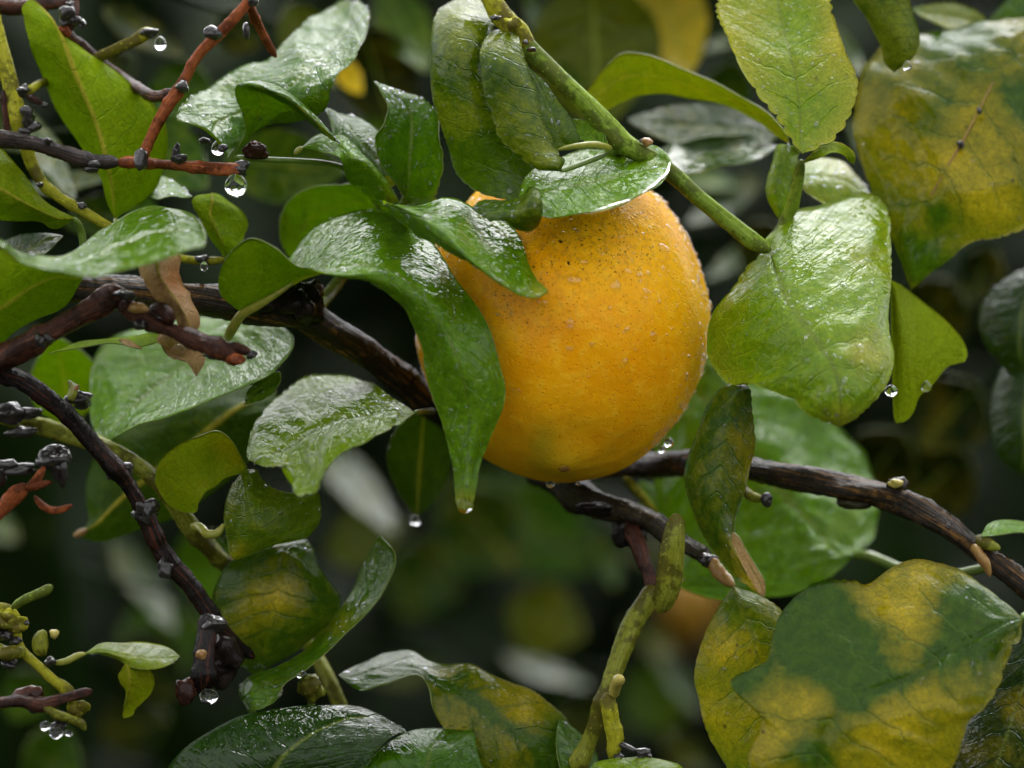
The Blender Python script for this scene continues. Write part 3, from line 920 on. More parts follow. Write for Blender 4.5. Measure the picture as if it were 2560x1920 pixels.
LEMON, LEMON_TOP = lemon()

# ================================================================ twigs, branches and their leaves
# ---- the bare red twig and the twig it springs from
tw = thing('twig', 'bare orange-red twig with black nodes rising from a dark crosswise twig', 'twig', P(-90, 335, 0))
tube(tw, 'stem', [(-160, 320, 0.3, 22), (0, 347, 0, 20), (77, 356, 0, 19), (154, 381, 0, 18), (231, 403, 0, 18), (300, 407, 0, 15)], 'b_grey', knots=7)
tube(tw, 'stem', [(292, 407, 0, 15.5), (340, 406, 0, 15), (400, 410, -0.1, 14), (470, 416, -0.3, 14), (560, 424, -0.5, 14.5), (606, 426, -0.6, 15)], 'b_red', knots=4)
tube(tw, 'shoot', [(352, 404, -0.2, 16), (366, 372, -0.2, 15), (417, 270, -0.3, 14.5), (451, 216, -0.3, 14), (500, 132, -0.4, 14), (545, 85, -0.4, 14),
                   (600, 28, -0.4, 13.5), (660, -45, -0.3, 13), (720, -130, 0, 12)], 'b_red', knots=5)
tube(tw, 'shoot', [(622, 0, -0.2, 12), (632, 30, 0, 11.5), (650, 72, 0.4, 11), (690, 142, 0.9, 10)], 'b_red', knots=2)
for x, y, r, sx, sy in [(533, 82, 22, 1.15, .9), (455, 216, 21, 1.0, 1.05), (352, 396, 24, 0.9, 1.2), (600, 422, 29, 1.05, .9), (440, 380, 17, .8, 1.3), (446, 396, 18, 1.3, .8),
                        (226, 424, 16, 1.5, .7), (238, 410, 15, 1.5, .8), (120, 352, 12, 1.1, 1), (634, 4, 18, 1.1, 1), (560, 370, 12, 1.3, .8)]:
    lump(tw, 'bud', x, y, -0.5 if x > 300 else -0.2, r, 'knot', sx, sy)
lump(tw, 'bud', 616, 76, 0.1, 15, 'knot', 0.9, 1.9, 0.1)
lump(tw, 'bud', 637, 374, 0.4, 21, 'b_purple', 1.1, 0.8)
lump(tw, 'bud', 513, 352, 0.6, 15, 'knot', 1.1, 1.0)

# ---- the brown twig in the upper corner
tb = thing('twig', 'dark brown knotty twig in the corner with a short green side stub', 'twig', P(190, -60, 1.5))
tube(tb, 'stem', [(200, -90, 1.6, 16), (186, 0, 1.6, 15), (180, 40, 1.5, 18), (166, 78, 1.5, 15), (204, 115, 1.9, 14), (240, 150, 2.2, 14), (300, 190, 2.6, 13),
                  (347, 222, 1.5, 14), (400, 240, 0.4, 14), (447, 226, 0.0, 12)], 'b_purple', knots=7)
for x, y, r in [(170, 36, 24), (190, 52, 20), (160, 55, 15), (205, 60, 12), (176, 12, 13)]:
    lump(tb, 'bud', x, y, 1.2, r, 'knot')
lump(tb, 'bud', 163, 80, 1.3, 11, 'b_red')
tube(tb, 'stub', [(222, 158, 2.2, 13), (250, 140, 1.9, 13), (300, 118, 1.7, 14), (345, 98, 1.5, 14.5), (368, 84, 1.4, 17), (384, 78, 1.4, 18)], 'b_ylw', knots=2)
lump(tb, 'bud', 374, 82, 1.3, 21, 'knot', 1.2, 1.0)
tube(tb, 'shoot', [(-120, -10, 2.5, 24), (0, 14, 2.2, 21), (60, 18, 2.2, 19), (120, 8, 2.2, 18), (182, 5, 1.8, 15)], 'b_purple', knots=4)

# ---- yellow-green branch down the side
yb = thing('branch', 'yellow-green branch with purple scars running behind the bare twigs', 'branch', P(-40, 20, 1.5))
tube(yb, 'stem', [(-45, -40, 1.6, 24), (0, 110, 1.4, 21), (16, 165, 1.3, 20), (32, 235, 1.2, 22), (48, 305, 1.0, 23), (62, 360, 1.2, 17), (82, 417, 1.3, 16), (110, 463, 1.2, 14),
                  (154, 498, 1.0, 13), (208, 528, 0.9, 13), (270, 565, 0.8, 12), (350, 610, 0.9, 10), (430, 640, 1.0, 10), (500, 652, 1.0, 10), (562, 650, 1.2, 10)], 'b_ylw', knots=9)
tube(yb, 'shoot', [(48, 235, 1.2, 13), (70, 226, 1.2, 12), (100, 211, 1.8, 11), (150, 190, 2.6, 10)], 'b_ylw', knots=2)
tube(yb, 'shoot', [(66, 240, 1.1, 11), (92, 252, 0.9, 9), (108, 262, 0.9, 9)], 'b_purple', knots=1)
tube(yb, 'shoot', [(8, 225, 1.0, 8), (14, 290, 1.0, 9), (20, 345, 1.0, 9)], 'b_purple', knots=1)
for x, y, r, sx, sy in [(60, 226, 22, 1, 1), (70, 290, 22, 1, 1.2), (84, 318, 19, 1.2, 1), (60, 334, 20, 1.2, 1), (206, 514, 15, 1.1, .9), (506, 650, 19, 1, .85), (100, 462, 10, 1.4, .8), (112, 262, 10, 1, 1)]:
    lump(yb, 'bud', x, y, 0.7 if x < 300 else 0.8, r, 'knot', sx, sy)

leaf(yb, [(287, 546, 0.9), (268, 494, 1.2, 281, 490, 0.6, 372, 487, 1.4), (250, 436, 1.5, 272, 430, 0.5, 402, 440, 1.4), (208, 378, 1.8, 257, 367, 0.5, 417, 347, 1.4),
          (166, 309, 2.0, 236, 300, 0.5, 394, 270, 1.4), (127, 231, 2.0, 212, 240, 0.5, 328, 210, 1.4), (100, 175, 1.8, 187, 178, 0.6, 268, 168, 1.6),
          (76, 110, 1.2, 163, 115, 0.8, 205, 120, 1.4), (60, 50, 1.4, 136, 58, 1.1, 152, 80, 1.4), (58, 12, 1.6, 104, 18, 1.6, 118, 34, 1.7), (78, -4, 1.8)],
     'fresh', 'u_olive', 'U', fold=0.65, buckle=0.03, ser=0.8, pig=0.15, d=0.3, label='long green leaf showing its matt underside, folded along a pale midrib',
     petiole=[(292, 562, 1.0), (286, 575, 0.9)], pr=8, pmat='pet')
leaf(yb, [(186, 545, 0.4), (146, 524, 0.6, 150, 546, 0.3, 147, 566, 0.7), (98, 484, 0.9, 102, 528, 0.2, 106, 553, 0.8), (58, 431, 1.2, 58, 505, 0.2, 58, 556, 0.9),
          (0, 364, 1.6, 0, 472, 0.2, 0, 551, 1.0), (-80, 325, 1.9, -70, 440, 0.3, -70, 540, 1.1), (-190, 330, 1.8, -150, 410, 0.5, -140, 490, 1.0), (-260, 380, 1)],
     'fresh', 'u_lime', 'U', ser=0.8, pig=0.05, d=-0.4, label='bright lime leaf glowing with light from behind', petiole=[(202, 575, 0.3), (210, 620, 0.4), (214, 660, 0.8)], pr=10)
leaf(yb, [(564, 648, 1.2), (531, 606, 1.2, 556, 612, 0.8, 598, 625, 1.3), (503, 560, 1.2, 540, 575, 0.7, 612, 592, 1.6), (483, 520, 1.3, 525, 535, 0.8, 622, 553, 1.8),
          (484, 497, 1.5, 530, 505, 1.0, 604, 520, 1.8), (500, 488, 1.7, 530, 490, 1.3, 566, 496, 1.8), (528, 485, 1.9)], 'fresh', 'u_olive', 'U', ser=1.5, pig=0.1, fold=0.5)
leaf(yb, [(480, 492, 1.5), (455, 474, 2.2, 455, 492, 1.2), (425, 450, 2.8, 425, 494, 1.0), (402, 440, 3.0, 398, 500, 1.0), (378, 470, 2.4, 376, 492, 1.4), (366, 486, 1.8)], 'fresh', 'u_olive', 'T', ser=1, drops=37)

# ---- purple-brown twig in front, with the shining leaf over it
pt = thing('twig', 'knobbly purple-brown twig under the shining pale leaf', 'twig', P(-60, 930, -1.5))
tube(pt, 'stem', [(-120, 960, -1.3, 36), (-30, 910, -1.4, 34), (30, 880, -1.4, 31), (77, 858, -1.5, 31), (120, 835, -1.5, 25), (165, 808, -1.5, 25), (231, 770, -1.5, 25), (290, 745, -1.4, 30), (316, 752, -1.4, 30)], 'b_purple', knots=8)
tube(pt, 'stem', [(300, 752, -1.5, 27), (340, 785, -1.6, 23), (386, 812, -1.7, 19), (425, 826, -1.7, 16), (463, 840, -1.8, 18), (500, 852, -1.8, 22), (540, 868, -1.9, 26), (575, 888, -1.9, 20), (596, 905, -1.9, 13)], 'b_purple', knots=7)
tube(pt, 'stub', [(560, 862, -1.8, 14), (600, 872, -1.8, 13), (632, 886, -1.8, 12)], 'b_purple', knots=2)
tube(pt, 'thorn', [(322, 772, -1.8, 13), (350, 770, -2.0, 14), (372, 776, -2.0, 12)], 'tan', knots=1)
tube(pt, 'thorn', [(376, 770, -1.8, 14), (405, 775, -1.9, 17), (424, 795, -1.9, 16), (428, 812, -1.8, 9)], 'b_purple', knots=1)
for x, y, r, sx, sy in [(630, 887, 14, 1, 1), (305, 735, 22, 1.3, .7), (325, 742, 20, 1.2, .9), (100, 850, 19, 1, 1.2), (120, 845, 16, 1.0, 1.0), (350, 812, 18, 1.3, .8), (530, 890, 17, 1.4, .7)]:
    lump(pt, 'bud', x, y, -1.9, r, 'knot', sx, sy)
lump(pt, 'bud', 588, 900, -2.0, 15, 'b_red', 1.1, 0.9)
leaf(pt, [(-140, 570, -2.0), (-60, 586, -1.6, -60, 612, -2.6), (0, 601, -1.6, 0, 623, -2.6), (46, 632, -1.5, 46, 659, -2.8), (96, 641, -1.4, 96, 669, -3.0), (150, 641, -0.9, 154, 676, -3.3),
          (205, 616, 0.2, 212, 690, -3.6), (262, 567, 1.5, 270, 686, -3.7), (322, 527, 2.4, 340, 667, -3.5), (382, 513, 2.7, 400, 646, -3.2), (440, 522, 2.2, 452, 630, -3.0),
          (488, 541, 1.0, 500, 619, -2.6), (506, 566, -0.6, 512, 606, -2.0), (515, 592, -1.3)], 'silver', 'u_olive', 'T', at=8, cup=0.25, fold=0.1, buckle=0.03, ser=1.0, drops=105, d=-2.2, dz=0.75,
     label='wet leaf seen edge-on, its top shining silver with rain', vein=0.03, petiole=[(-200, 600, -1.5), (-240, 800, -1.5)])
leaf(pt, [(-150, 880, -1.0), (-80, 690, -1.8, -70, 812, -1.9, -40, 905, -0.8), (0, 618, -2.2, 0, 772, -2.0, 2, 860, -0.8), (80, 648, -2.4, 80, 716, -2.0, 78, 806, -0.8), (140, 664, -2.4, 140, 690, -2.0, 142, 776, -0.9),
          (185, 672, -2.2, 188, 690, -1.9, 180, 742, -1.0), (212, 684, -1.8)], 'fresh', 'u_olive', 'U', ser=1.8, pig=0.12, d=0.2, fold=0.4)
leaf(pt, [(120, 884, 0.4), (190, 862, 0.8, 195, 872, 0.2), (270, 846, 1.2, 272, 862, 0.1), (345, 836, 1.2, 348, 864, 0.1), (400, 826, 0.8, 405, 848, 0.2), (440, 822, 0.5)], 'fresh', 'u_olive', 'U', ser=0, buckle=0.02, rib=False)
qleaf(pt, (-60, 660, 1.5), (158, 590, 0.5), 120, 50, -0.4, 'dark', 'u_dark')

# ---- scrap of dry leaf caught on the twig
dl = thing('dry_leaf', 'torn tan scrap of dry leaf hanging over the purple twig', 'dry leaf', P(400, 640, -0.9))
leaf(dl, [(392, 628, -1.2), (343, 655, -1.0, 392, 650, -1.5, 441, 640, -0.8), (352, 695, -1.1, 398, 690, -1.8, 446, 680, -0.8), (366, 722, -1.2, 418, 720, -1.7, 462, 712, -0.7),
          (386, 750, -1.2, 435, 745, -1.7, 482, 728, -0.6), (414, 766, -1.2, 450, 768, -1.7, 482, 752, -0.6), (430, 785, -1.1, 462, 790, -1.6, 491, 784, -0.6), (444, 812, -1.1, 468, 812, -1.5, 492, 808, -0.6), (470, 828, -1.0)],
     'u_tan', 'u_tan', 'U', ser=2.5, per=45, buckle=0.06, rim='rim', pig=0.35, blobs=[(440, 700, 40, 0.6), (360, 660, 40, -0.6)], name='blade')
leaf(dl, [(430, 812, -0.9), (398, 848, -1.0, 425, 842, -1.2, 470, 850, -0.8), (410, 872, -1.0, 440, 880, -0.7, 492, 868, -0.9), (434, 890, -1.0, 462, 898, -1.0, 506, 884, -0.9), (470, 908, -1.0, 486, 914, -1.1, 508, 904, -0.9), (491, 940, -1.0)],
     'u_tan', 'u_tan', 'U', ser=2, per=30, buckle=0.05, name='blade', pig=0.1)
leaf(dl, [(296, 850, -0.6), (318, 846, -0.5, 312, 862, -0.9), (345, 862, -0.5, 335, 868, -0.9), (356, 872, -0.7)], 'u_tan', 'u_tan', 'U', ser=0, buckle=0.01, name='blade')

# ---- the thick dark branch that passes behind the lemon
mb = thing('branch', 'thick dark ridged branch passing behind the lemon from side to side', 'branch', P(-100, 690, 2.0))
tube(mb, 'stem', [(-260, 700, 2.4, 40), (-100, 705, 2.2, 40), (60, 716, 2.0, 39), (185, 722, 1.6, 39), (289, 724, 1.2, 38), (420, 738, 0.9, 38), (521, 752, 0.8, 38), (624, 768, 0.8, 40), (700, 772, 0.9, 47), (760, 790, 1.1, 43), (810, 818, 1.3, 40),
                  (909, 878, 2.0, 39), (987, 936, 2.8, 39), (1090, 1020, 3.8, 38), (1200, 1085, 5.0, 37), (1330, 1135, 5.6, 36), (1480, 1160, 5.4, 35), (1600, 1162, 4.4, 35), (1700, 1160, 3.4, 35), (1800, 1163, 2.6, 34),
                  (1876, 1172, 2.2, 33), (2011, 1198, 1.8, 32), (2167, 1228, 1.6, 32), (2244, 1250, 1.5, 33), (2320, 1290, 1.3, 30), (2392, 1334, 1.2, 29), (2458, 1385, 1.1, 27), (2560, 1462, 1.0, 27), (2700, 1580, 1.0, 27)], 'b_main', knots=10, rough=0.09, ns=20, lump=0.18)
for x, y, r, sx, sy, dd in [(735, 745, 34, 1.1, .9, .6), (770, 762, 30, 1.0, 1.2, .6), (785, 742, 20, .8, 1.2, .7), (712, 752, 26, 1.2, .8, .5), (652, 760, 24, 1.4, .7, .5), (2240, 1212, 17, 1.0, .9, 1.4), (2130, 1255, 20, 1.6, .7, 1.7)]:
    lump(mb, 'knot', x, y, dd, r, 'b_grey' if x < 1000 else 'b_right', sx, sy, 0.3)
lump(mb, 'bud', 2238, 1208, 1.0, 11, 'cut', 1.2, .8)
# side limb below the lemon, its dying end and the green shoot that hangs from it
tube(mb, 'limb', [(1330, 1150, 5.2, 40), (1400, 1205, 3.6, 42), (1449, 1240, 2.8, 42), (1513, 1266, 2.2, 34), (1587, 1286, 1.8, 30), (1647, 1316, 1.5, 26), (1700, 1350, 1.2, 22), (1745, 1380, 1.0, 21), (1775, 1398, 0.9, 24)], 'b_right', knots=6, rough=0.1)
lump(mb, 'bud', 1770, 1400, 0.7, 30, 'knot', 1.2, .9)
tube(mb, 'stub', [(1776, 1402, 0.7, 17), (1798, 1430, 0.5, 16), (1815, 1446, 0.3, 13), (1836, 1464, 0.0, 9)], 'tan', knots=4, rough=0.2)
for x, y, r, sx, sy in [(1560, 1335, 40, 1.0, 1.1), (1480, 1275, 34, 1.5, .7), (1622, 1310, 16, 1.2, .8)]:
    lump(mb, 'knot', x, y, 2.0, r, 'b_black', sx, sy, 0.3)
tube(mb, 'limb', [(1560, 1300, 2.0, 26), (1592, 1350, 1.6, 22), (1610, 1400, 1.4, 19), (1628, 1448, 1.2, 18), (1632, 1480, 1.1, 20)], 'b_purple', knots=3)
tube(mb, 'shoot', [(1634, 1462, 1.1, 21), (1618, 1500, 1.0, 26), (1587, 1550, 0.9, 27), (1562, 1610, 0.7, 26), (1543, 1660, 0.6, 24), (1524, 1715, 0.5, 23), (1500, 1775, 0.6, 20), (1478, 1840, 0.7, 19), (1450, 1912, 0.8, 24), (1420, 1990, 1, 26)], 'b_olive', knots=6, rough=0.06)
tube(mb, 'shoot', [(1516, 1735, 0.0, 20), (1524, 1770, -0.2, 22), (1530, 1808, -0.2, 20), (1537, 1840, -0.2, 19), (1532, 1880, -0.2, 13), (1530, 1900, -0.1, 10)], 'b_ylw', knots=4)
tube(mb, 'stub', [(1532, 1742, -0.1, 14), (1540, 1712, -0.5, 15), (1550, 1694, -1.0, 16.5)], 'cut', knots=0)
tube(mb, 'stub', [(1546, 1858, -0.3, 11), (1570, 1870, -0.4, 9), (1592, 1880, -0.4, 12)], 'knot', knots=1)
lump(mb, 'bud', 1610, 1884, -0.4, 20, 'knot', 1.2, .9)
lump(mb, 'bud', 1548, 1892, -0.3, 15, 'knot', 1.2, .8)
tube(mb, 'leaf_stalk', [(1693, 1284, -0.9, 20), (1690, 1310, -0.9, 24), (1684, 1360, -0.9, 30), (1676, 1420, -0.8, 33), (1666, 1475, -0.7, 31), (1655, 1508, -0.5, 26), (1648, 1524, -0.3, 16)], 'b_olive', knots=0, rough=0.04, ns=18)
tube(mb, 'petiole', [(1560, 1195, 4.0, 10), (1590, 1225, 4.2, 13), (1625, 1268, 4.5, 11), (1660, 1320, 5, 9)], 'b_ylw')
tube(mb, 'stub', [(1850, 1212, 1.6, 12), (1880, 1240, 1.2, 13), (1905, 1248, 1.0, 14)], 'b_olive', knots=1)
lump(mb, 'bud', 1915, 1250, 0.9, 18, 'knot', 1.1, 1.1)
tube(mb, 'stub', [(2428, 1362, 1.1, 14), (2446, 1388, 0.8, 13), (2464, 1412, 0.7, 11), (2474, 1442, 0.7, 7)], 'tan', knots=4, rough=0.2)
tube(mb, 'shoot', [(2440, 1350, 1.2, 20), (2470, 1360, 0.8, 16), (2500, 1372, 0.7, 12)], 'b_olive', knots=2)

# the great curled leaf in front of the lemon
leaf(mb, [(603, 781, -0.6), (640, 742, 0.2, 632, 770, -0.7, 549, 732, -1.2), (690, 695, 0.7, 665, 751, -0.8, 556, 662, -1.7), (738, 625, 1.4, 715, 717, -0.9, 622, 597, -2.0),
          (788, 574, 1.8, 768, 690, -1.1, 690, 615, -2.2), (846, 540, 2.0, 814, 678, -1.4, 757, 664, -2.3), (908, 524, 2.0, 876, 664, -1.6, 832, 686, -2.0), (990, 540, 1.4, 942, 660, -1.7, 909, 700, -1.9), (1080, 600, 0.2, 1022, 702, -1.9, 985, 742, -1.7),
          (1142, 698, -0.9, 1085, 772, -2.2, 1028, 796, -1.6), (1204, 795, -1.3, 1125, 850, -2.2, 1046, 850, -1.5), (1238, 880, -1.4, 1150, 920, -2.2, 1060, 920, -1.5), (1262, 980, -1.4, 1168, 1000, -2.0, 1082, 1000, -1.5),
          (1240, 1068, -1.5, 1172, 1080, -1.9, 1112, 1080, -1.6), (1203, 1158, -1.6, 1168, 1160, -1.9, 1134, 1160, -1.7), (1187, 1232, -1.8, 1164, 1232, -2.0, 1140, 1232, -1.8), (1178, 1262, -1.9, 1162, 1263, -2, 1146, 1262, -1.9), (1162, 1270, -2.0)],
     'fresh', 'u_olive', 'T', at=11, fold=0.45, buckle=0.03, ser=1.4, drops=135, vein=0.025, label='large wet leaf curling down in front of the lemon, a drop at its tip',
     blobs=[(1160, 1255, 30, 0.9), (600, 700, 80, 0.15)], nveins=12)
tube(mb, 'petiole', [(735, 706, -1.05, 4), (690, 736, -1.0, 8), (645, 763, -0.9, 11), (605, 786, -0.75, 12), (585, 815, -0.5, 13), (568, 848, 0.1, 12)], 'pet', rough=0.04)
# twisted leaf above it, tip over the lemon
leaf(mb, [(722, 645, 4.6), (699, 590, 3.4, 735, 615, 4.2, 768, 645, 4.8), (711, 524, 3.2, 760, 562, 4.1, 815, 605, 4.8), (779, 471, 3.0, 820, 523, 3.9, 868, 585, 4.8), (852, 457, 2.6, 888, 508, 3.5, 925, 565, 4.4),
          (935, 491, 1.2, 955, 518, 2.0, 990, 575, 2.8), (990, 512, -1.4, 1018, 532, -1.6, 1052, 590, -1.2), (1050, 514, -0.6, 1078, 556, -2.3, 1104, 619, -2.2), (1119, 497, 0.3, 1128, 592, -2.6, 1152, 646, -2.4),
          (1184, 521, 0.2, 1182, 642, -2.6, 1206, 673, -2.4), (1264, 551, 0.0, 1246, 690, -2.5, 1266, 709, -2.3), (1304, 608, -0.6, 1302, 726, -2.3, 1313, 738, -2.2), (1334, 686, -1.4, 1340, 738, -2.2, 1345, 744, -2.1), (1371, 728, -1.9)],
     'fresh', 'u_olive', 'T', at=8, fold=0.35, buckle=0.03, ser=4.0, per=40, drops=120, blobs=[(1350, 735, 30, 0.9)], label='twisted leaf with its serrated silver tip lying over the lemon', dr=(3, 8), big=0.15)
# shining leaf behind the purple twig
leaf(mb, [(640, 790, 1.9), (520, 800, 3.2, 600, 828, 1.8, 735, 848, 1.0), (400, 808, 3.6, 540, 862, 1.8, 695, 930, 0.4), (292, 843, 3.6, 463, 909, 1.9, 600, 968, 0.2), (240, 893, 3.4, 400, 955, 1.9, 490, 1015, 0.2),
          (225, 980, 2.8, 340, 1002, 1.8, 405, 1043, 0.3), (226, 1050, 2.2, 290, 1052, 1.5, 330, 1070, 0.5), (258, 1108, 1.2)],
     'fresh', 'u_olive', 'T', ser=1.2, drops=60, d=0.9, dz=1.4, fold=0.4, vein=0.03, label='broad glossy leaf with white streaks of sky along its midrib')
qleaf(mb, (700, 930, 1.0), (612, 1012, 0.8), 80, 50, 0.1, 'silver', 'u_olive', pig=0.1, drops=12)
# bright wet leaf under the branch
leaf(mb, [(1038, 1032, -0.3), (1000, 1004, 0.3, 1010, 1035, -0.4, 1018, 1048, -0.8), (976, 985, 0.7, 984, 1025, -0.4, 1000, 1056, -0.9), (924, 953, 1.4, 938, 1026, -0.4, 956, 1079, -1.3), (873, 938, 1.8, 890, 1034, -0.4, 908, 1107, -1.6),
          (800, 943, 2.0, 830, 1050, -0.5, 850, 1133, -1.9), (748, 959, 1.9, 780, 1072, -0.6, 815, 1178, -2.2), (690, 999, 1.5, 735, 1100, -0.7, 786, 1229, -2.4), (645, 1048, 0.8, 695, 1124, -0.8, 741, 1238, -2.3),
          (621, 1095, 0.2, 668, 1136, -0.9, 722, 1174, -1.6), (616, 1132, -0.3, 640, 1146, -0.9, 664, 1168, -1.3), (622, 1150, -0.8)],
     'lime', 'u_olive', 'T', ser=8.0, per=52, dz=1.4, drops=135, vein=0.045, nveins=8, fold=0.15, pig=-0.25, label='bright green wet leaf with ragged teeth below the dark branch', blobs=[(690, 1160, 60, 0.35)],
     petiole=[(1060, 1030, 1.0), (1085, 1028, 3.4)], pr=8)
qleaf(mb, (1060, 1010, 4.2), (1042, 1292, 4.6), 170, -20, 0.2, 'deep', 'u_dark', 'U', label='dark leaf hanging point down behind the curled leaf')

# leaf that hangs in the shade beside the lemon
leaf(mb, [(1848, 956, -0.6), (1808, 966, -0.5, 1845, 970, -0.9, 1874, 968, -0.5), (1768, 1015, -0.4, 1830, 1020, -0.95, 1884, 1028, -0.4), (1745, 1070, -0.4, 1820, 1080, -0.95, 1888, 1090, -0.3), (1722, 1130, -0.3, 1806, 1140, -0.95, 1880, 1150, -0.2),
          (1711, 1195, -0.3, 1795, 1200, -0.95, 1866, 1200, -0.3), (1722, 1258, -0.3, 1790, 1265, -0.95, 1846, 1262, -0.4), (1757, 1335, -0.4, 1806, 1330, -0.95, 1836, 1318, -0.6), (1793, 1390, -0.6, 1832, 1385, -0.95, 1856, 1372, -0.7),
          (1836, 1440, -0.8, 1864, 1430, -0.95, 1886, 1425, -0.9), (1880, 1474, -1.0, 1896, 1466, -0.95, 1912, 1462, -1.1), (1910, 1494, -1.1)],
     'mott', 'u_dark', 'T', ser=2.6, drops=21, pig=0.06, blobs=[(1860, 1110, 60, 0.35), (1870, 1190, 45, 0.3), (1885, 1450, 50, 0.9), (1850, 1370, 35, 0.6)], fold=0.5, label='narrow shaded leaf hanging across the branch, its tip dried brown', rim='rim')
leaf(mb, [(1834, 1330, -1.2), (1830, 1340, -1.1, 1842, 1336, -1.3), (1842, 1380, -1.2, 1862, 1372, -1.4), (1862, 1425, -1.3, 1890, 1415, -1.4), (1884, 1462, -1.3, 1912, 1455, -1.4), (1900, 1486, -1.3, 1914, 1478, -1.3), (1910, 1494, -1.2)], 'u_tan', 'u_tan', 'T', ser=0.5, buckle=0.02, name='dried_tip')
# broad translucent leaf behind the branch
leaf(mb, [(2135, 1388, 4.0), (2196, 1330, 5.2, 2090, 1370, 4.0, 2060, 1452, 3.6), (2194, 1230, 6.0, 2030, 1310, 4.2, 1950, 1492, 3.6), (2155, 1160, 6.4, 1960, 1240, 4.4, 1812, 1478, 3.8), (2105, 1062, 6.6, 1890, 1160, 4.7, 1705, 1445, 4.2),
          (2000, 958, 6.8, 1820, 1075, 5.0, 1650, 1330, 4.8), (1880, 900, 6.6, 1760, 1000, 5.2, 1632, 1190, 5.2), (1780, 875, 6.2, 1715, 940, 5.3, 1652, 1050, 5.5), (1690, 890, 5.6)],
     'fresh', 'u_lime', 'T', ser=3.0, per=50, drops=60, buckle=0.12, vein=0.05, d=1.0, pig=-0.1, blobs=[(2100, 1330, 90, 0.25), (1950, 1150, 80, -0.3)], label='broad bright green leaf behind the branch, out of focus', petiole=[(2180, 1392, 4.2), (2244, 1418, 4.0), (2330, 1440, 3.0), (2470, 1420, 1.4)], pr=13, pmat='petg')
qleaf(mb, (1600, 1200, 6.0), (1740, 1420, 6.5), 150, 58, 0.3, 'fresh', 'u_olive', pig=-0.2)
qleaf(mb, (1905, 1475, 3.0), (1690, 1462, 3.5), 80, 40, 0.3, 'glow', 'u_lime')
# yellowing leaf hanging from the dying end
leaf(mb, [(1834, 1466, -0.2), (1790, 1525, 0.2, 1853, 1510, -0.5, 1905, 1490, 0.0), (1754, 1595, 0.3, 1868, 1556, -0.5, 1965, 1535, 0.2), (1737, 1680, 0.3, 1888, 1615, -0.5, 2015, 1620, 0.3), (1746, 1750, 0.3, 1900, 1700, -0.3, 2025, 1720, 0.4),
          (1774, 1842, 0.3, 1905, 1800, -0.2, 2012, 1830, 0.5), (1817, 1918, 0.3, 1906, 1900, -0.1, 1985, 1930, 0.5), (1850, 1975, 0.3, 1905, 1975, 0.1, 1950, 1985, 0.4), (1900, 2030, 0.3)],
     'yell', 'u_lime', 'T', ser=1.6, pig=0.30, blobs=[(1800, 1610, 70, 0.6), (1850, 1500, 60, -0.5), (1790, 1800, 90, 0.5), (1890, 1620, 70, -0.15)], ribgreen=-0.25, drops=15, fold=0.4, label='yellowing leaf hanging from the dry end of the side limb', dr=(4, 8), big=0.2)
# large mottled leaf in front
leaf(mb, [(2556, 1546, -1.2), (2515, 1508, -0.9, 2535, 1552, -1.5, 2552, 1590, -1.4), (2454, 1457, -0.7, 2490, 1568, -1.8, 2535, 1622, -1.9), (2380, 1414, -0.4, 2430, 1597, -2.1, 2515, 1672, -2.1), (2291, 1393, -0.1, 2361, 1632, -2.3, 2497, 1714, -2.3),
          (2215, 1424, -0.4, 2310, 1670, -2.6, 2478, 1750, -2.5), (2172, 1460, -0.8, 2270, 1694, -2.7, 2455, 1772, -2.5), (2135, 1450, -1.0, 2225, 1713, -2.8, 2436, 1783, -2.5), (2019, 1467, -0.9, 2150, 1745, -2.9, 2417, 1813, -2.5), (1940, 1560, -1.3, 2100, 1785, -3.0, 2403, 1850, -2.5), (1916, 1648, -1.7, 2070, 1822, -3.0, 2393, 1890, -2.5),
          (1828, 1705, -1.9, 2052, 1865, -3.0, 2371, 1935, -2.5), (1903, 1788, -2.4, 2045, 1910, -3.0, 2322, 1985, -2.5), (1870, 1902, -2.4, 2045, 1965, -3.0, 2230, 2030, -2.5), (1960, 2020, -2.6, 2050, 2025, -3.0, 2150, 2055, -2.6), (2060, 2080, -2.8)],
     'mott', 'u_olive', 'T', ser=4.0, per=60, drops=24, pig=0.55, ribgreen=0.55, fold=0.35, buckle=0.07, vein=0.06, nveins=8, dz=0.7,
     blobs=[(2040, 1590, 120, -1.1), (2110, 1640, 110, -0.8), (2420, 1560, 120, -1.0), (1860, 1690, 50, -0.9), (2170, 1500, 60, 0.4), (2290, 1560, 90, 0.5), (2120, 1700, 60, -0.4), (2040, 1740, 90, 0.5), (2240, 1830, 120, 0.35), (1950, 1860, 70, 0.3), (2000, 1880, 50, -0.6), (2330, 1440, 80, 0.2), (2020, 1480, 90, -0.4)],
     label='large yellow leaf with dark green along its veins, at the branch end', petiole=[(2590, 1530, -0.6), (2630, 1530, 0.6)], pr=14)
leaf(mb, [(2570, 1540, 0.6), (2500, 1620, 0.8, 2580, 1650, 0.2, 2660, 1640, 1.0), (2430, 1740, 1.0, 2540, 1770, 0.2, 2660, 1780, 1.2), (2390, 1860, 1.1, 2500, 1890, 0.2, 2620, 1900, 1.3), (2380, 1970, 1.0, 2470, 1990, 0.4, 2560, 2000, 1.2), (2440, 2080, 1.0)],
     'dark', 'u_dark', 'T', pig=-0.1, blobs=[(2545, 1765, 45, 0.6), (2500, 1890, 60, 0.35), (2430, 1890, 40, 0.3)])
leaf(mb, [(2452, 1342, 0.8), (2472, 1318, 1.2, 2480, 1334, 0.7), (2510, 1302, 1.6, 2515, 1330, 0.8), (2550, 1304, 1.8, 2552, 1328, 1.0), (2600, 1318, 1.6, 2600, 1336, 1.2), (2640, 1345, 1.4)], 'fresh', 'u_olive', 'T', ser=0.6)

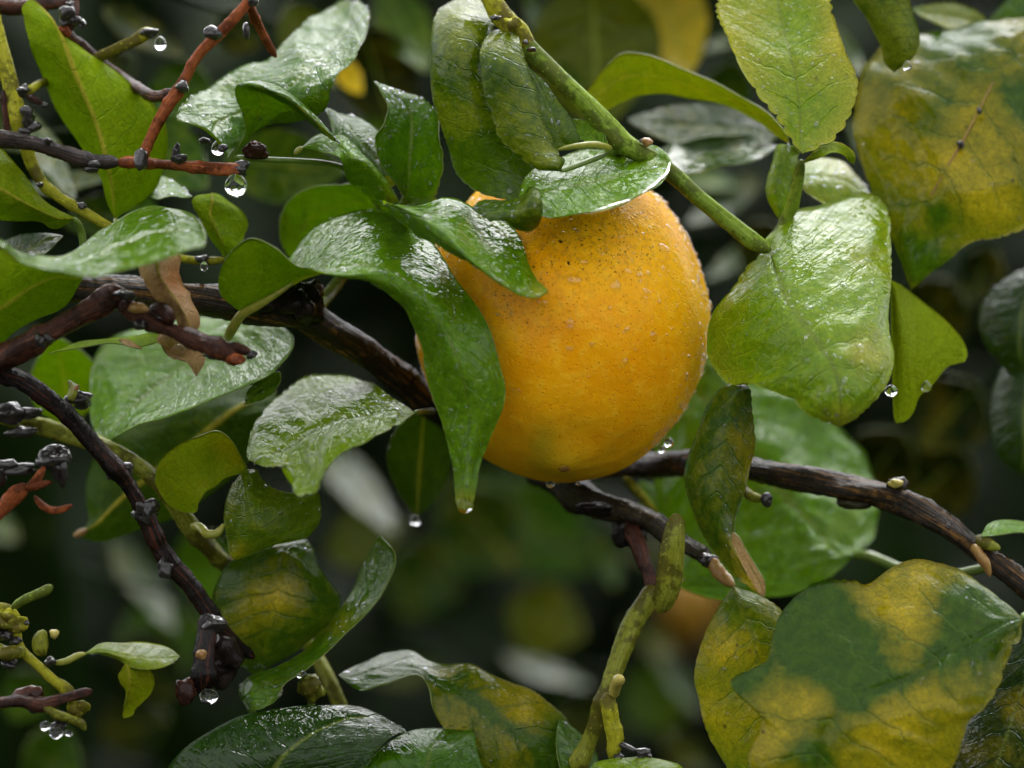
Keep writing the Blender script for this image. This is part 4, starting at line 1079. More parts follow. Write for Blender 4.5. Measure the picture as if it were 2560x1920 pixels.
# leaves springing from behind the curled leaf (their stem rises from the knot of the branch)
tube(mb, 'shoot', [(790, 770, 1.5, 16), (850, 700, 2.8, 15), (905, 620, 3.2, 14), (960, 555, 2.8, 13), (1012, 505, 2.2, 12), (1040, 440, 2.4, 10)], 'b_green', knots=3)
# silver leaf of the upper left and its folded neighbour
leaf(mb, [(822, 262, 1.6), (835, 225, 1.2, 808, 240, 1.6, 770, 285, 0.6), (848, 183, 1.2, 780, 212, 1.5, 712, 290, 0.2), (888, 145, 1.6, 765, 175, 1.6, 668, 302, 0.1), (905, 95, 2.4, 740, 140, 1.9, 620, 305, 0.1), (915, 60, 3.2, 726, 128, 2.0, 600, 300, 0.2)], 'deep', 'u_olive', 'T') if False else None
leaf(mb, [(898, 3, 3.6), (862, 2, 3.9, 886, 20, 3.4, 920, 26, 2.8), (826, 17, 3.9, 868, 58, 2.8, 919, 64, 2.2), (780, 48, 3.6, 836, 104, 2.2, 903, 104, 1.6), (738, 84, 3.2, 796, 148, 1.6, 884, 150, 1.2), (708, 120, 2.8, 762, 184, 1.2, 850, 182, 0.9),
          (668, 149, 2.6, 728, 214, 1.0, 828, 215, 0.8), (630, 153, 2.6, 700, 236, 1.0, 818, 262, 0.9), (600, 166, 2.5, 672, 256, 1.1, 790, 290, 1.2), (554, 189, 2.2, 630, 268, 1.2, 740, 300, 1.3), (508, 216, 1.7, 590, 282, 1.2, 690, 306, 1.4), (469, 246, 0.9, 558, 296, 1.0, 640, 326, 1.3),
          (446, 276, 0.2, 540, 312, 0.6, 604, 350, 1.0), (452, 306, -0.2, 540, 336, 0.3, 588, 370, 0.8), (512, 324, -0.2, 548, 356, 0.2, 580, 380, 0.6), (552, 352, 0.1, 562, 374, 0.2, 574, 388, 0.4), (566, 397, 0.2)],
     'deep', 'u_olive', 'T', at=4, ser=3.6, per=28, drops=200, dz=1.35, buckle=0.05, vein=0.03, nveins=13, fold=0.15, label='silver-green leaf beaded with rain, bent over at its base', dr=(2.5, 7))
leaf(mb, [(585, 392, 0.3), (594, 372, 0.2, 612, 358, 0.4), (612, 330, 0.0, 642, 324, 0.4), (600, 272, -0.4, 690, 292, 0.5), (588, 240, -0.9, 722, 278, 0.4), (596, 211, -1.1, 650, 225, -0.9, 728, 276, 0.2), (630, 203, -0.8, 680, 230, -1.2, 735, 278, 0.0),
          (690, 216, -0.4, 722, 246, -1.0, 752, 290, -0.2), (740, 244, -0.2, 762, 276, -0.9, 780, 310, -0.3), (786, 284, -0.1, 800, 310, -0.7, 812, 334, -0.3), (824, 328, 0.1, 832, 340, -0.4, 838, 350, -0.2), (850, 358, 0.3)],
     'deep', 'u_olive', 'T', at=8, ser=1.4, drops=54, buckle=0.02, fold=0.3, pig=0.0, label='narrow leaf arched over so that its green underside shows', petiole=[(900, 440, 1.5), (960, 540, 2.6)])
leaf(mb, [(806, 268, 1.2), (822, 300, 0.6, 830, 280, 1.3, 850, 288, 1.8), (842, 345, 0.4, 872, 320, 0.9, 898, 298, 1.9), (880, 400, 0.6, 905, 360, 0.9, 942, 322, 1.8), (925, 440, 1.0, 940, 400, 1.2, 966, 360, 1.8), (970, 470, 1.6)], 'deep', 'u_dark', 'T', drops=30, ser=1.2, d=0.4, pig=-0.2)
leaf(mb, [(754, 369, 0.1), (786, 342, 0.5, 790, 360, 0.0, 800, 378, -0.3), (830, 335, 0.8, 836, 362, 0.1, 845, 389, -0.5), (878, 354, 0.8, 884, 392, -0.4, 868, 446, 0.2), (914, 394, 0.8, 918, 406, -0.2, 892, 470, 0.4), (950, 430, 0.8, 950, 442, 0.0, 940, 500, 0.5), (980, 470, 0.9, 978, 480, 0.4, 970, 508, 0.6), (998, 505, 0.8)],
     'fresh', 'u_olive', 'T', at=2, ser=0.7, drops=21, buckle=0.02, fold=0.5, d=0.2)
tube(mb, 'petiole', [(757, 368, 0.25, 8), (748, 374, 0.2, 9), (736, 386, 0.2, 7)], 'pet')
leaf(mb, [(1016, 503, 1.8), (984, 452, 1.0, 1020, 456, 1.6, 1088, 478, 0.9), (955, 398, 0.8, 1024, 402, 1.5, 1110, 398, 0.8), (939, 345, 0.8, 1028, 346, 1.5, 1099, 340, 0.8), (958, 308, 1.0, 1030, 300, 1.6, 1090, 282, 1.2), (968, 262, 1.2, 1012, 262, 1.7, 1056, 246, 1.9), (950, 228, 1.3, 978, 234, 1.6, 1010, 234, 2.0), (934, 203, 1.6)],
     'deep', 'u_olive', 'T', ser=3.8, per=26, drops=165, fold=0.55, pig=-0.1, vein=0.028, label='small serrated dark leaf with a drawn-out tip')
qleaf(mb, (1012, 520, 2.4), (1098, 440, 1.8), 90, 40, 0.1, 'fresh', 'u_olive', drops=15)
leaf(mb, [(962, 480, 1.6), (952, 462, 1.6, 990, 458, 1.6), (962, 440, 1.7, 995, 440, 1.7), (978, 428, 1.7)], 'glow', 'u_lime', 'U', ser=0, pig=0.5)
qleaf(mb, (1000, 520, 2.5), (1115, 515, 3.0), 70, 30, 0.1, 'glow', 'u_lime', pig=0.25)

# ---- the green stem that carries the lemon
gs = thing('branch', 'smooth green stem above the lemon with pale forked node', 'branch', P(1210, -40, 1.0))
tube(gs, 'stem', [(1160, -120, 1.2, 23.2), (1216, -20, 1.0, 23.2), (1251, 35, 0.9, 25.8), (1286, 76, 0.8, 25.8), (1320, 120, 0.7, 25.8), (1386, 185, 0.6, 24.9), (1463, 258, 0.5, 24.9), (1521, 320, 0.4, 28.4), (1560, 360, 0.4, 29.2), (1620, 392, 0.4, 22.4), (1687, 440, 0.4, 21.5), (1760, 505, 0.3, 21.5), (1830, 562, 0.2, 21.5), (1890, 608, 0.1, 21.5), (1926, 628, 0.1, 14.6)], 'b_green', knots=2, rough=0.03, lump=0.12, ns=20)
tube(gs, 'stem', [(1150, -130, 1.1, 23), (1214, -22, 0.9, 24), (1250, 33, 0.8, 26), (1288, 77, 0.7, 26), (1330, 130, 0.68, 23)], 'b_ylw', knots=2, rough=0.05)
for x, y, r, m in [(1238, 45, 12, 'knot'), (1282, 58, 15, 'b_ylw'), (1330, 124, 11, 'knot'), (1312, 106, 9, 'knot'), (1617, 356, 9, 'tan'), (1606, 352, 7, 'knot')]:
    lump(gs, 'bud', x, y, 0.2, r, m, 1.2, .9)
tube(gs, 'fruit_stalk', [(1560, 365, 0.8, 20), (1500, 400, 2.2, 21), (1440, 430, 4.2, 22)], 'b_green', ns=12)
leaf(gs, [(1292, 505, -0.2), (1200, 482, 0.3, 1276, 470, 0.0, 1360, 480, 0.0), (1147, 437, 0.5, 1240, 420, 0.1, 1350, 430, 0.2), (1120, 367, 0.5, 1210, 360, 0.0, 1325, 380, 0.4), (1096, 300, 0.5, 1186, 290, -0.1, 1292, 300, 0.5), (1078, 220, 0.6, 1166, 212, -0.1, 1252, 230, 0.5),
          (1076, 140, 0.8, 1156, 132, 0.0, 1228, 150, 0.6), (1082, 62, 1.4, 1156, 60, 0.6, 1232, 62, 1.2), (1104, 20, 2.2, 1162, 18, 1.6, 1218, 20, 2.0), (1130, 2, 2.8, 1166, 0, 2.5, 1196, 2, 2.7), (1166, -6, 3.2)],
     'matt', 'u_olive', 'T', ser=3.2, per=30, drops=105, fold=0.1, buckle=0.02, pig=0.08, blobs=[(1170, 300, 60, 0.45), (1250, 440, 120, -0.5), (1160, 40, 70, 0.35)], rib=False, label='tall dark leaf standing above the lemon beside the green stem', dr=(1.5, 4))
leaf(gs, [(1402, 428, -0.6), (1352, 424, -0.6, 1386, 418, -0.8, 1409, 404, -0.5), (1300, 390, -0.6, 1345, 382, -0.70, 1388, 376, -0.4), (1248, 343, -0.6, 1308, 338, -0.72, 1370, 330, -0.4), (1232, 295, -0.6, 1292, 290, -0.72, 1350, 284, -0.4), (1212, 235, -0.6, 1276, 230, -0.72, 1340, 226, -0.3),
          (1203, 175, -0.5, 1262, 170, -0.70, 1320, 166, -0.2), (1203, 122, -0.2, 1254, 118, -0.3, 1303, 116, 0.0), (1218, 92, 0.4, 1256, 88, 0.1, 1293, 88, 0.5), (1236, 77, 1.0, 1258, 75, 0.9, 1278, 76, 1.0), (1258, 70, 1.4)],
     'matt', 'u_olive', 'T', ser=6.5, per=44, drops=90, fold=0.1, buckle=0.012, pig=0.12, blobs=[(1255, 100, 40, 0.25), (1330, 400, 60, 0.3), (1250, 300, 60, 0.2)], rib=False, label='rounded leaf with hooked teeth along one edge, overlapping the tall leaf', dr=(1.5, 4), petiole=[(1440, 415, -0.2), (1520, 385, 0.3)], pr=7)
leaf(gs, [(1450, 372, 0.2), (1360, 370, -0.1, 1400, 350, 0.0, 1448, 350, 0.1), (1350, 320, -0.1, 1385, 305, 0.0, 1429, 304, 0.2), (1340, 260, 0.0, 1362, 250, 0.1, 1388, 248, 0.3), (1325, 200, 0.2, 1340, 200, 0.2, 1360, 205, 0.3), (1318, 165, 0.3)], 'matt', 'u_olive', 'T', ser=1.5, drops=24)
qleaf(gs, (1520, 372, 0.0), (1424, 298, 0.6), 60, 15, 0.1, 'fresh', 'u_olive', pig=0.1)
leaf(gs, [(1290, 520, -0.9), (1312, 455, -0.3, 1318, 495, -1.0, 1330, 532, -1.6), (1380, 402, 0.6, 1388, 474, -0.9, 1385, 543, -1.8), (1445, 374, 1.2, 1452, 462, -0.7, 1463, 537, -1.9), (1513, 371, 1.6, 1522, 446, -0.5, 1541, 515, -1.9), (1590, 368, 1.6, 1592, 426, -0.4, 1602, 489, -1.7), (1646, 373, 0.8, 1645, 408, -0.2, 1652, 453, -1.3), (1670, 388, 0.1, 1668, 406, -0.2, 1672, 428, -0.7), (1679, 406, -0.3)],
     'fresh', 'u_olive', 'T', ser=0.8, drops=69, fold=0.0, buckle=0.05, pig=0.05, label='cupped leaf lying on the lemon and holding a film of water', dr=(2, 5))
for wf in ([(1463, 535, -2.0, 2), (1500, 526, -2.0, 3.5), (1541, 513, -2.0, 3), (1575, 500, -1.95, 2)], [(1602, 486, -1.85, 2), (1630, 468, -1.65, 3.5), (1652, 449, -1.35, 3.5), (1669, 426, -0.8, 3), (1674, 405, -0.4, 2)], [(1660, 384, 0.3, 2), (1640, 378, 0.8, 3), (1610, 374, 1.3, 2)]):
    tube(gs, 'water_film', wf, 'water', knots=4, rough=0.45, ns=10)
tube(gs, 'petiole', [(1395, 374, -0.9, 6), (1440, 366, -0.9, 7), (1482, 362, -0.5, 8), (1530, 372, 0.2, 8)], 'pet')
leaf(gs, [(1180, 522, -0.9), (1216, 498, -0.6, 1210, 525, -1.3, 1216, 553, -1.5), (1276, 494, -0.7, 1272, 522, -1.6, 1268, 554, -1.6), (1308, 487, -1.0, 1300, 525, -1.9, 1296, 568, -1.5), (1329, 466, -1.5, 1326, 520, -2.0, 1322, 572, -1.4), (1346, 474, -1.7, 1346, 520, -1.9, 1342, 560, -1.5), (1357, 515, -1.7)],
     'matt', 'u_olive', 'T', at=2, ser=1.6, drops=18, fold=0.2, blobs=[(1330, 520, 40, 0.35)])

# wet leaf at the end of the green stem and the tuft behind it
leaf(gs, [(1923, 619, -0.4), (1938, 580, -0.3, 1928, 645, -0.7, 1895, 640, -0.3), (1962, 537, 0.0, 1934, 668, -0.9, 1855, 675, 0.0), (2053, 506, 0.5, 1946, 700, -1.2, 1810, 740, 0.4), (2156, 484, 1.0, 1968, 745, -1.5, 1780, 798, 0.7), (2217, 530, 0.8, 1998, 792, -1.7, 1771, 860, 0.7),
          (2221, 622, 0.3, 2030, 834, -1.8, 1788, 916, 0.5), (2223, 722, -0.2, 2058, 872, -1.8, 1815, 956, 0.1), (2226, 822, -0.7, 2080, 912, -1.8, 1880, 963, -0.6), (2238, 898, -0.9, 2096, 956, -1.7, 1952, 987, -0.9), (2202, 990, -1.0, 2102, 1006, -1.5, 2020, 1034, -1.0), (2146, 1042, -0.9, 2101, 1044, -1.2, 2062, 1052, -0.9), (2098, 1066, -0.8)],
     'limewet', 'u_olive', 'T', ser=4.5, per=44, drops=120, vein=0.04, nveins=9, fold=0.3, buckle=0.05, pig=-0.1, edge=0.25, blobs=[(2160, 880, 60, 0.7), (2150, 640, 60, 0.3), (2100, 1050, 50, 0.8), (1800, 930, 50, 0.3), (1960, 700, 90, -0.3), (1880, 800, 80, -0.2)],
     tilt=0.47, label='broad lime-green wet leaf beside the lemon with sky shining on it', dr=(2.5, 7))
tube(gs, 'stem', [(1915, 620, 0.6, 17), (1960, 560, 1.2, 15), (1990, 480, 0.9, 14), (2004, 400, 0.5, 13)], 'b_green', knots=2)
leaf(gs, [(2006, 384, 0.2), (1975, 350, 0.2, 2003, 345, 0.4, 2072, 358, 0.3), (1942, 290, 0.3, 1999, 268, 0.6, 2134, 268, 0.4), (1900, 246, 0.4, 1991, 212, 0.7, 2144, 208, 0.5), (1845, 157, 0.6, 1975, 135, 0.9, 2122, 142, 0.7), (1815, 90, 0.8, 1962, 80, 1.2, 2104, 96, 0.9), (1794, 40, 1.0, 1950, 30, 1.5, 2086, 50, 1.2), (1800, -20, 1.3, 1938, -30, 1.9, 2074, -10, 1.5), (1820, -100, 1.6, 1925, -120, 2.2, 2040, -95, 1.8), (1860, -170, 2, 1912, -185, 2.4, 1970, -170, 2.1), (1905, -215, 2.5)],
     'lime', 'u_lime', 'T', ser=6.5, per=46, drops=90, fold=0.5, pig=0.22, edge=0.45, blobs=[(2090, 110, 60, 0.5), (1870, 60, 60, 0.3), (2000, 60, 60, -0.3), (1960, 250, 60, -0.1)], tilt=0.15, vein=0.02, label='upright yellow-green serrated leaf with a pale margin', dr=(2, 6))
leaf(gs, [(2000, 384, 0.4), (1948, 361, 0.3, 1972, 362, 0.2, 1996, 384, 0.5), (1926, 404, 0.1, 1955, 410, -0.1, 1990, 418, 0.3), (1912, 450, 0.1, 1946, 456, -0.2, 1981, 460, 0.3), (1918, 494, 0.1, 1948, 500, -0.1, 1980, 505, 0.3), (1934, 526, 0.2, 1950, 530, 0.0, 1966, 532, 0.2), (1950, 550, 0.2)], 'lime', 'u_olive', 'T', ser=0.8, drops=20, pig=-0.15, d=1.5)
leaf(gs, [(2008, 408, 0.4), (2024, 390, 0.5, 2038, 384, 0.0, 2052, 394, -0.2), (2048, 370, 0.7, 2064, 362, 0.2, 2080, 382, -0.2), (2076, 358, 0.8, 2092, 360, 0.3, 2098, 384, -0.1), (2106, 358, 0.8, 2118, 372, 0.4, 2112, 392, 0.2), (2138, 384, 0.8, 2134, 396, 0.5, 2120, 402, 0.4), (2134, 410, 0.6)], 'lime', 'u_lime', 'U', ser=0.4, buckle=0.01)
leaf(gs, [(2004, 440, 0.0), (2012, 406, 0.6, 2016, 440, -0.1, 2012, 476, -0.4), (2030, 396, 0.9, 2046, 440, -0.1, 2040, 500, -0.6), (2070, 396, 1.0, 2086, 446, -0.1, 2080, 520, -0.7), (2108, 402, 0.9, 2124, 458, -0.1, 2120, 540, -0.6), (2140, 432, 0.7, 2152, 480, 0.0, 2160, 545, -0.4), (2168, 468, 0.5, 2174, 500, 0.1, 2180, 540, -0.1), (2190, 520, 0.2)],
     'lime', 'u_lime', 'T', d=3.0, ser=1.2, drops=39, pig=0.05, edge=0.3, blobs=[(2120, 420, 50, 0.6)], fold=0.0, dr=(4, 10), big=0.3)
leaf(gs, [(1974, 360, 2.0), (1966, 334, 2.0, 1944, 342, 2.4), (1918, 281, 2.4, 1896, 304, 2.9), (1863, 246, 2.7, 1848, 277, 3.2), (1801, 211, 2.9, 1778, 254, 3.4), (1739, 184, 3.0, 1720, 244, 3.5), (1658, 149, 3.0, 1655, 234, 3.5), (1602, 134, 3.0, 1590, 242, 3.4), (1552, 134, 3.0, 1545, 262, 3.2), (1512, 170, 3.0, 1515, 275, 3.0), (1480, 212, 3.0, 1490, 265, 2.9), (1462, 240, 2.9)],
     'fresh', 'u_lime', 'U', ser=0.6, buckle=0.02, pig=0.4, fold=0.05, label='narrow arching yellow-green leaf between the stem and the upright leaf')
leaf(gs, [(2225, 700, 1.6), (2218, 700, 1.8, 2240, 760, 1.5, 2232, 1030, 1.4), (2245, 709, 2.0, 2256, 850, 1.4, 2252, 1056, 1.4), (2288, 736, 2.3, 2280, 900, 1.5, 2276, 1036, 1.5), (2338, 777, 2.4, 2310, 900, 1.6, 2294, 994, 1.6), (2380, 818, 2.3, 2345, 890, 1.8, 2326, 968, 1.7), (2412, 858, 2.1, 2385, 892, 1.9, 2368, 920, 1.8), (2418, 890, 1.9, 2406, 900, 1.8, 2394, 908, 1.8), (2412, 904, 1.8)],
     'yell', 'u_olive', 'U', ser=0.8, pig=0.35, buckle=0.04, fold=0.3, rib=False, label='olive leaf underside half hidden by the broad lime leaf')
leaf(gs, [(1612, 404, 4.6), (1650, 378, 6.0, 1660, 400, 4.8, 1662, 430, 4.0), (1720, 350, 5.6, 1728, 386, 5.4, 1732, 436, 3.4), (1800, 336, 5.6, 1808, 376, 5.4, 1812, 418, 3.4), (1880, 338, 5.8, 1886, 368, 5.4, 1890, 398, 4.0), (1940, 366, 5.6)], 'darkwet', 'u_dark', 'T', drops=30, ser=1)
qleaf(gs, (1960, 330, 5.5), (1570, 300, 6.5), 170, 45, 0.5, 'dark', 'u_dark')

# ---- the branch out of sight at the side, with the big yellow leaf
rb = thing('branch', 'branch with a large yellow-blotched leaf and dark leaves beyond the lime leaf', 'branch', P(2680, -150, 4.0))
tube(rb, 'stem', [(2560, -260, 4.5, 30), (2640, -100, 5.0, 32), (2700, 100, 5.5, 34), (2760, 500, 6.5, 36), (2800, 900, 7.5, 38), (2830, 1300, 8.5, 40)], 'b_right', knots=8)
leaf(rb, [(2600, 40, 6.2), (2440, 60, 6.6, 2532, 130, 5.2, 2650, 200, 5.6), (2300, 73, 6.8, 2490, 192, 4.8, 2665, 330, 5.2), (2198, 121, 6.6, 2440, 290, 4.4, 2645, 450, 4.9), (2150, 192, 6.2, 2396, 372, 4.2, 2592, 546, 4.6), (2134, 295, 5.8, 2352, 446, 4.1, 2500, 592, 4.4), (2155, 402, 5.2, 2310, 522, 4.2, 2412, 612, 4.4), (2190, 520, 4.9, 2282, 600, 4.3, 2346, 670, 4.4), (2236, 604, 4.7, 2272, 656, 4.4, 2302, 704, 4.5), (2278, 724, 4.6)],
     'mott', 'u_olive', 'T', d=-2.0, pig=0.52, ser=3, per=45, buckle=0.07, drops=30, fold=0.25, nveins=7,
     blobs=[(2380, 420, 120, 0.35), (2480, 260, 60, 0.3), (2400, 80, 140, -0.6), (2300, 640, 90, -0.6), (2560, 250, 60, -0.8), (2330, 290, 50, -0.35), (2180, 180, 60, -0.2), (2500, 520, 70, 0.3), (2350, 530, 35, -0.6), (2230, 480, 60, -0.2)],
     label='large leaf blotched yellow and green with a rust-brown midrib', petiole=[(2640, 0, 5.6), (2690, -10, 5.3)], pr=13)
tube(rb, 'midrib', [(2484, 202, 2.80, 1.5), (2440, 290, 2.40, 2), (2396, 372, 2.20, 3), (2352, 446, 2.10, 2.5), (2310, 522, 2.22, 1.5)], 'tan', rough=0.1, ns=8)
lump(rb, 'scale_insect', 2402, 362, 2.1, 13, 'knot')
lump(rb, 'scale_insect', 2448, 276, 2.3, 10, 'knot')
leaf(rb, [(2200, -80, 2.4), (2130, -10, 2.2, 2200, -20, 1.8, 2268, -10, 2.2), (2160, 44, 2.1, 2222, 40, 1.6, 2284, 46, 2.2), (2184, 82, 2.0, 2240, 84, 1.5, 2298, 92, 2.1), (2206, 120, 1.9, 2252, 122, 1.5, 2296, 122, 2.0), (2214, 158, 1.9, 2250, 158, 1.6, 2284, 148, 1.9), (2234, 180, 1.8)], 'mott', 'u_dark', 'U', ser=1, pig=0.25, rib=False, label='dark olive leaf tip hanging over the big yellow leaf')
qleaf(rb, (2470, 60, 5.5), (2280, 20, 4.5), 100, 50, 0.2, 'yell', 'u_olive', pig=0.1)
qleaf(rb, (2700, 20, 4.5), (2470, 60, 6.0), 170, 30, 0.3, 'deep', 'u_dark')
qleaf(rb, (2660, 180, 4.2), (2500, 330, 4.2), 120, 40, 0.1, 'deep', 'u_dark')
leaf(rb, [(2620, 640, 5.0), (2472, 728, 5.2, 2560, 760, 4.6, 2660, 740, 5.4), (2446, 806, 5.2, 2550, 830, 4.5, 2660, 840, 5.4), (2474, 880, 5.2, 2550, 890, 4.7, 2650, 920, 5.4), (2500, 904, 5.2, 2560, 920, 4.9, 2620, 960, 5.3), (2560, 1000, 5.0)], 'dark', 'u_dark', 'T', ser=4, per=45, pig=-0.3)
leaf(rb, [(2600, 880, 5.2), (2500, 920, 5.4, 2570, 950, 4.8, 2660, 960, 5.4), (2478, 1000, 5.4, 2560, 1020, 4.7, 2660, 1040, 5.4), (2480, 1080, 5.4, 2560, 1090, 4.7, 2650, 1110, 5.4), (2505, 1150, 5.4, 2560, 1150, 4.9, 2620, 1160, 5.4), (2552, 1190, 5.2)], 'dark', 'u_dark', 'T', ser=4, per=45, pig=-0.3)

# ---- dark twig falling across the lower corner
db = thing('twig', 'blackish twig slanting down the lower corner with a black hanging stub', 'twig', P(-40, 930, -0.6))
tube(db, 'stem', [(-120, 900, -0.6, 26), (0, 936, -0.6, 26), (58, 958, -0.6, 24), (116, 998, -0.5, 24), (174, 1042, -0.4, 22), (216, 1086, -0.3, 23), (262, 1140, -0.2, 23), (290, 1172, -0.1, 27), (309, 1195, 0, 22), (347, 1256, 0.1, 20), (370, 1300, 0.2, 24), (397, 1363, 0.3, 22), (436, 1421, 0.4, 24), (482, 1471, 0.5, 22), (520, 1530, 0.6, 22), (560, 1580, 0.8, 17), (600, 1620, 1.0, 15), (635, 1645, 1.2, 14)], 'b_black', knots=10, lump=0.2)
tube(db, 'stub', [(520, 1535, 0.4, 26), (518, 1580, 0.2, 24), (514, 1620, 0.1, 25), (510, 1670, 0.0, 26), (508, 1705, 0, 27), (506, 1735, 0, 18)], 'b_black', knots=5)
for x, y, r, sx, sy in [(296, 1180, 30, 1.1, .9), (362, 1282, 30, 1, 1.1), (412, 1418, 24, .8, 1.2), (530, 1560, 30, 1.2, .8), (196, 1000, 26, 1.3, .8)]:
    lump(db, 'knot', x, y, 0.15, r, 'knot', sx, sy, 0.3)
lump(db, 'bud', 466, 1726, -0.2, 22, 'b_purple', 1.0, 1.1)
lump(db, 'bud', 502, 1638, -0.5, 10, 'tan')
tube(db, 'stub', [(178, 1000, -0.2, 14), (185, 970, 0.2, 12), (172, 952, 0.3, 9)], 'b_olive', knots=2)
tube(db, 'stub', [(180, 985, 0.0, 8), (196, 962, 0.0, 7)], 'tan', knots=1)
lump(db, 'lichen', 560, 1648, 0.8, 34, 'b_grey', 1.0, 1.2, 0.35)
lump(db, 'lichen', 548, 1680, 0.8, 20, 'b_grey', 1.0, 1.0, 0.35)

# ---- grey-green twig behind with the yellowing pair of leaves
gb = thing('twig', 'grey-green twig behind the black one with curled yellowing leaves', 'twig', P(80, 1060, 2.0))
tube(gb, 'stem', [(-120, 1000, 2.2, 24), (40, 1050, 2.0, 24), (116, 1068, 1.8, 23), (200, 1098, 1.6, 22), (278, 1126, 1.5, 21), (378, 1190, 1.4, 22), (430, 1250, 1.3, 22), (470, 1312, 1.4, 23), (540, 1384, 2.2, 24), (579, 1420, 2.8, 22), (660, 1500, 3.6, 20), (760, 1600, 3.8, 18), (850, 1760, 3, 18), (900, 1950, 3.5, 18)], 'b_olive', knots=6)
for x, y, r, sx, sy in [(20, 1035, 34, 1.1, .8), (70, 1034, 26, 1.5, .6), (60, 1080, 26, 1.5, .5)]:
    lump(gb, 'bud', x, y, 1.2, r, 'knot', sx, sy, 0.32)
leaf(gb, [(618, 1168, 0.6), (601, 1135, 0.2, 608, 1160, 0.6, 606, 1182, 0.6), (582, 1107, -0.2, 580, 1150, 0.5, 566, 1197, 0.4), (558, 1083, -0.4, 548, 1150, 0.4, 545, 1217, 0.3), (535, 1076, -0.4, 515, 1158, 0.2, 515, 1234, 0.2), (498, 1089, -0.2, 478, 1170, 0.1, 497, 1258, 0.2), (455, 1109, 0.0, 445, 1190, 0.1, 488, 1282, 0.3), (418, 1133, 0.1, 420, 1205, 0.2, 450, 1278, 0.4), (394, 1165, 0.2, 400, 1212, 0.3, 415, 1255, 0.4), (386, 1205, 0.3)],
     'lime', 'u_lime', 'U', ser=0.5, pig=0.22, blobs=[(565, 1110, 40, 0.5), (600, 1150, 25, 0.4)], fold=0.2, rib=False, label='yellow-green leaf curled over to show its underside')
leaf(gb, [(608, 1176, 0.5), (584, 1208, 0.7, 610, 1205, 0.1, 640, 1174, 0.4), (566, 1252, 0.7, 620, 1250, -0.3, 662, 1202, 0.3), (559, 1305, 0.7, 632, 1290, -0.5, 700, 1226, 0.3), (562, 1345, 0.6, 645, 1318, -0.5, 746, 1232, 0.5), (573, 1380, 0.5, 668, 1336, -0.3, 792, 1228, 1.0), (592, 1396, 0.5, 700, 1346, 0.1, 802, 1258, 1.3), (640, 1368, 0.6, 735, 1345, 0.5, 796, 1298, 1.3), (720, 1354, 0.8, 755, 1345, 0.8, 775, 1334, 1.2), (765, 1345, 1.1)],
     'yell', 'u_olive', 'T', ser=0.8, drops=36, pig=-0.02, fold=0.45, buckle=0.03, blobs=[(600, 1380, 30, 0.7), (780, 1290, 60, -0.6)], rib=False, label='wet olive-yellow leaf folded below the bright green one')
tube(gb, 'petiole', [(478, 1316, 1.0, 11), (500, 1318, 0.6, 11), (522, 1336, 0.3, 11), (545, 1332, 0.2, 10), (560, 1310, 0.2, 8)], 'pet')
leaf(gb, [(183, 1336, 3.0), (216, 1312, 3.0, 236, 1314, 2.8, 240, 1352, 3.0), (219, 1242, 3.2, 290, 1262, 2.6, 346, 1326, 2.8), (233, 1150, 3.6, 370, 1192, 2.6, 460, 1282, 2.8), (290, 1085, 4.0, 450, 1130, 2.8, 560, 1210, 3.0), (400, 1008, 4.4, 530, 1070, 3.2, 640, 1130, 3.2), (520, 958, 4.6, 600, 1020, 3.6, 685, 1060, 3.5), (690, 975, 4.2)],
     'deep', 'u_dark', 'U', ser=1.0, pig=0.0, d=0.8, label='dark green leaf behind the black twig with a tan stalk end')
tube(gb, 'petiole', [(218, 1324, 3.6, 9), (200, 1334, 3.6, 10), (184, 1340, 3.6, 7)], 'tan')
leaf(gb, [(768, 1350, 1.8), (660, 1362, 1.5, 715, 1372, 1.2, 782, 1374, 1.8), (576, 1412, 1.6, 700, 1430, 0.9, 800, 1410, 1.7), (548, 1455, 1.6, 690, 1480, 0.8, 822, 1450, 1.6), (528, 1500, 1.7, 680, 1530, 0.8, 850, 1495, 1.6), (530, 1570, 1.8, 670, 1580, 0.9, 830, 1555, 1.6), (560, 1630, 1.9, 660, 1630, 1.2, 760, 1610, 1.7), (640, 1690, 1.8)],
     'mott', 'u_dark', 'T', ser=1.0, pig=0.0, blobs=[(705, 1490, 60, 0.75), (600, 1570, 60, 0.45), (640, 1500, 70, 0.2)], drops=21, d=0.5, fold=0.2, label='dark leaf with an orange-yellow patch below the twig')
qleaf(gb, (180, 1060, 5), (140, 840, 4.5), 190, 10, 0.2, 'glow', 'u_lime', 'U', pig=0.05, label='lime leaf glowing behind the twigs, out of focus')

# ---- red forked twig at the edge
rf = thing('twig', 'small red forked twig with black wet bud clusters at the edge', 'twig', P(-60, 1320, -1.0))
tube(rf, 'stem', [(-120, 1370, -1.0, 20), (-30, 1305, -1.0, 19), (10, 1265, -1.0, 18), (50, 1226, -1.1, 19), (72, 1214, -1.1, 16)], 'b_red', knots=3)
tube(rf, 'shoot', [(68, 1218, -1.2, 11), (90, 1200, -1.3, 10), (104, 1178, -1.3, 9), (112, 1164, -1.3, 8)], 'b_red', knots=1)
tube(rf, 'shoot', [(66, 1222, -1.2, 12), (95, 1214, -1.4, 11), (128, 1205, -1.5, 9)], 'b_red', knots=1)
tube(rf, 'shoot', [(86, 1240, -1.1, 8), (104, 1262, -1.2, 9), (135, 1276, -1.3, 9), (160, 1272, -1.3, 9), (180, 1262, -1.3, 7)], 'b_red', knots=1)
for x, y, r, sx, sy in [(132, 1146, 38, 1.2, .7), (152, 1172, 24, .8, 1.5), (22, 1172, 38, 1.3, .6), (0, 1190, 26, 1, 1)]:
    lump(rf, 'bud', x, y, -1.0, r, 'knot', sx, sy, 0.4)

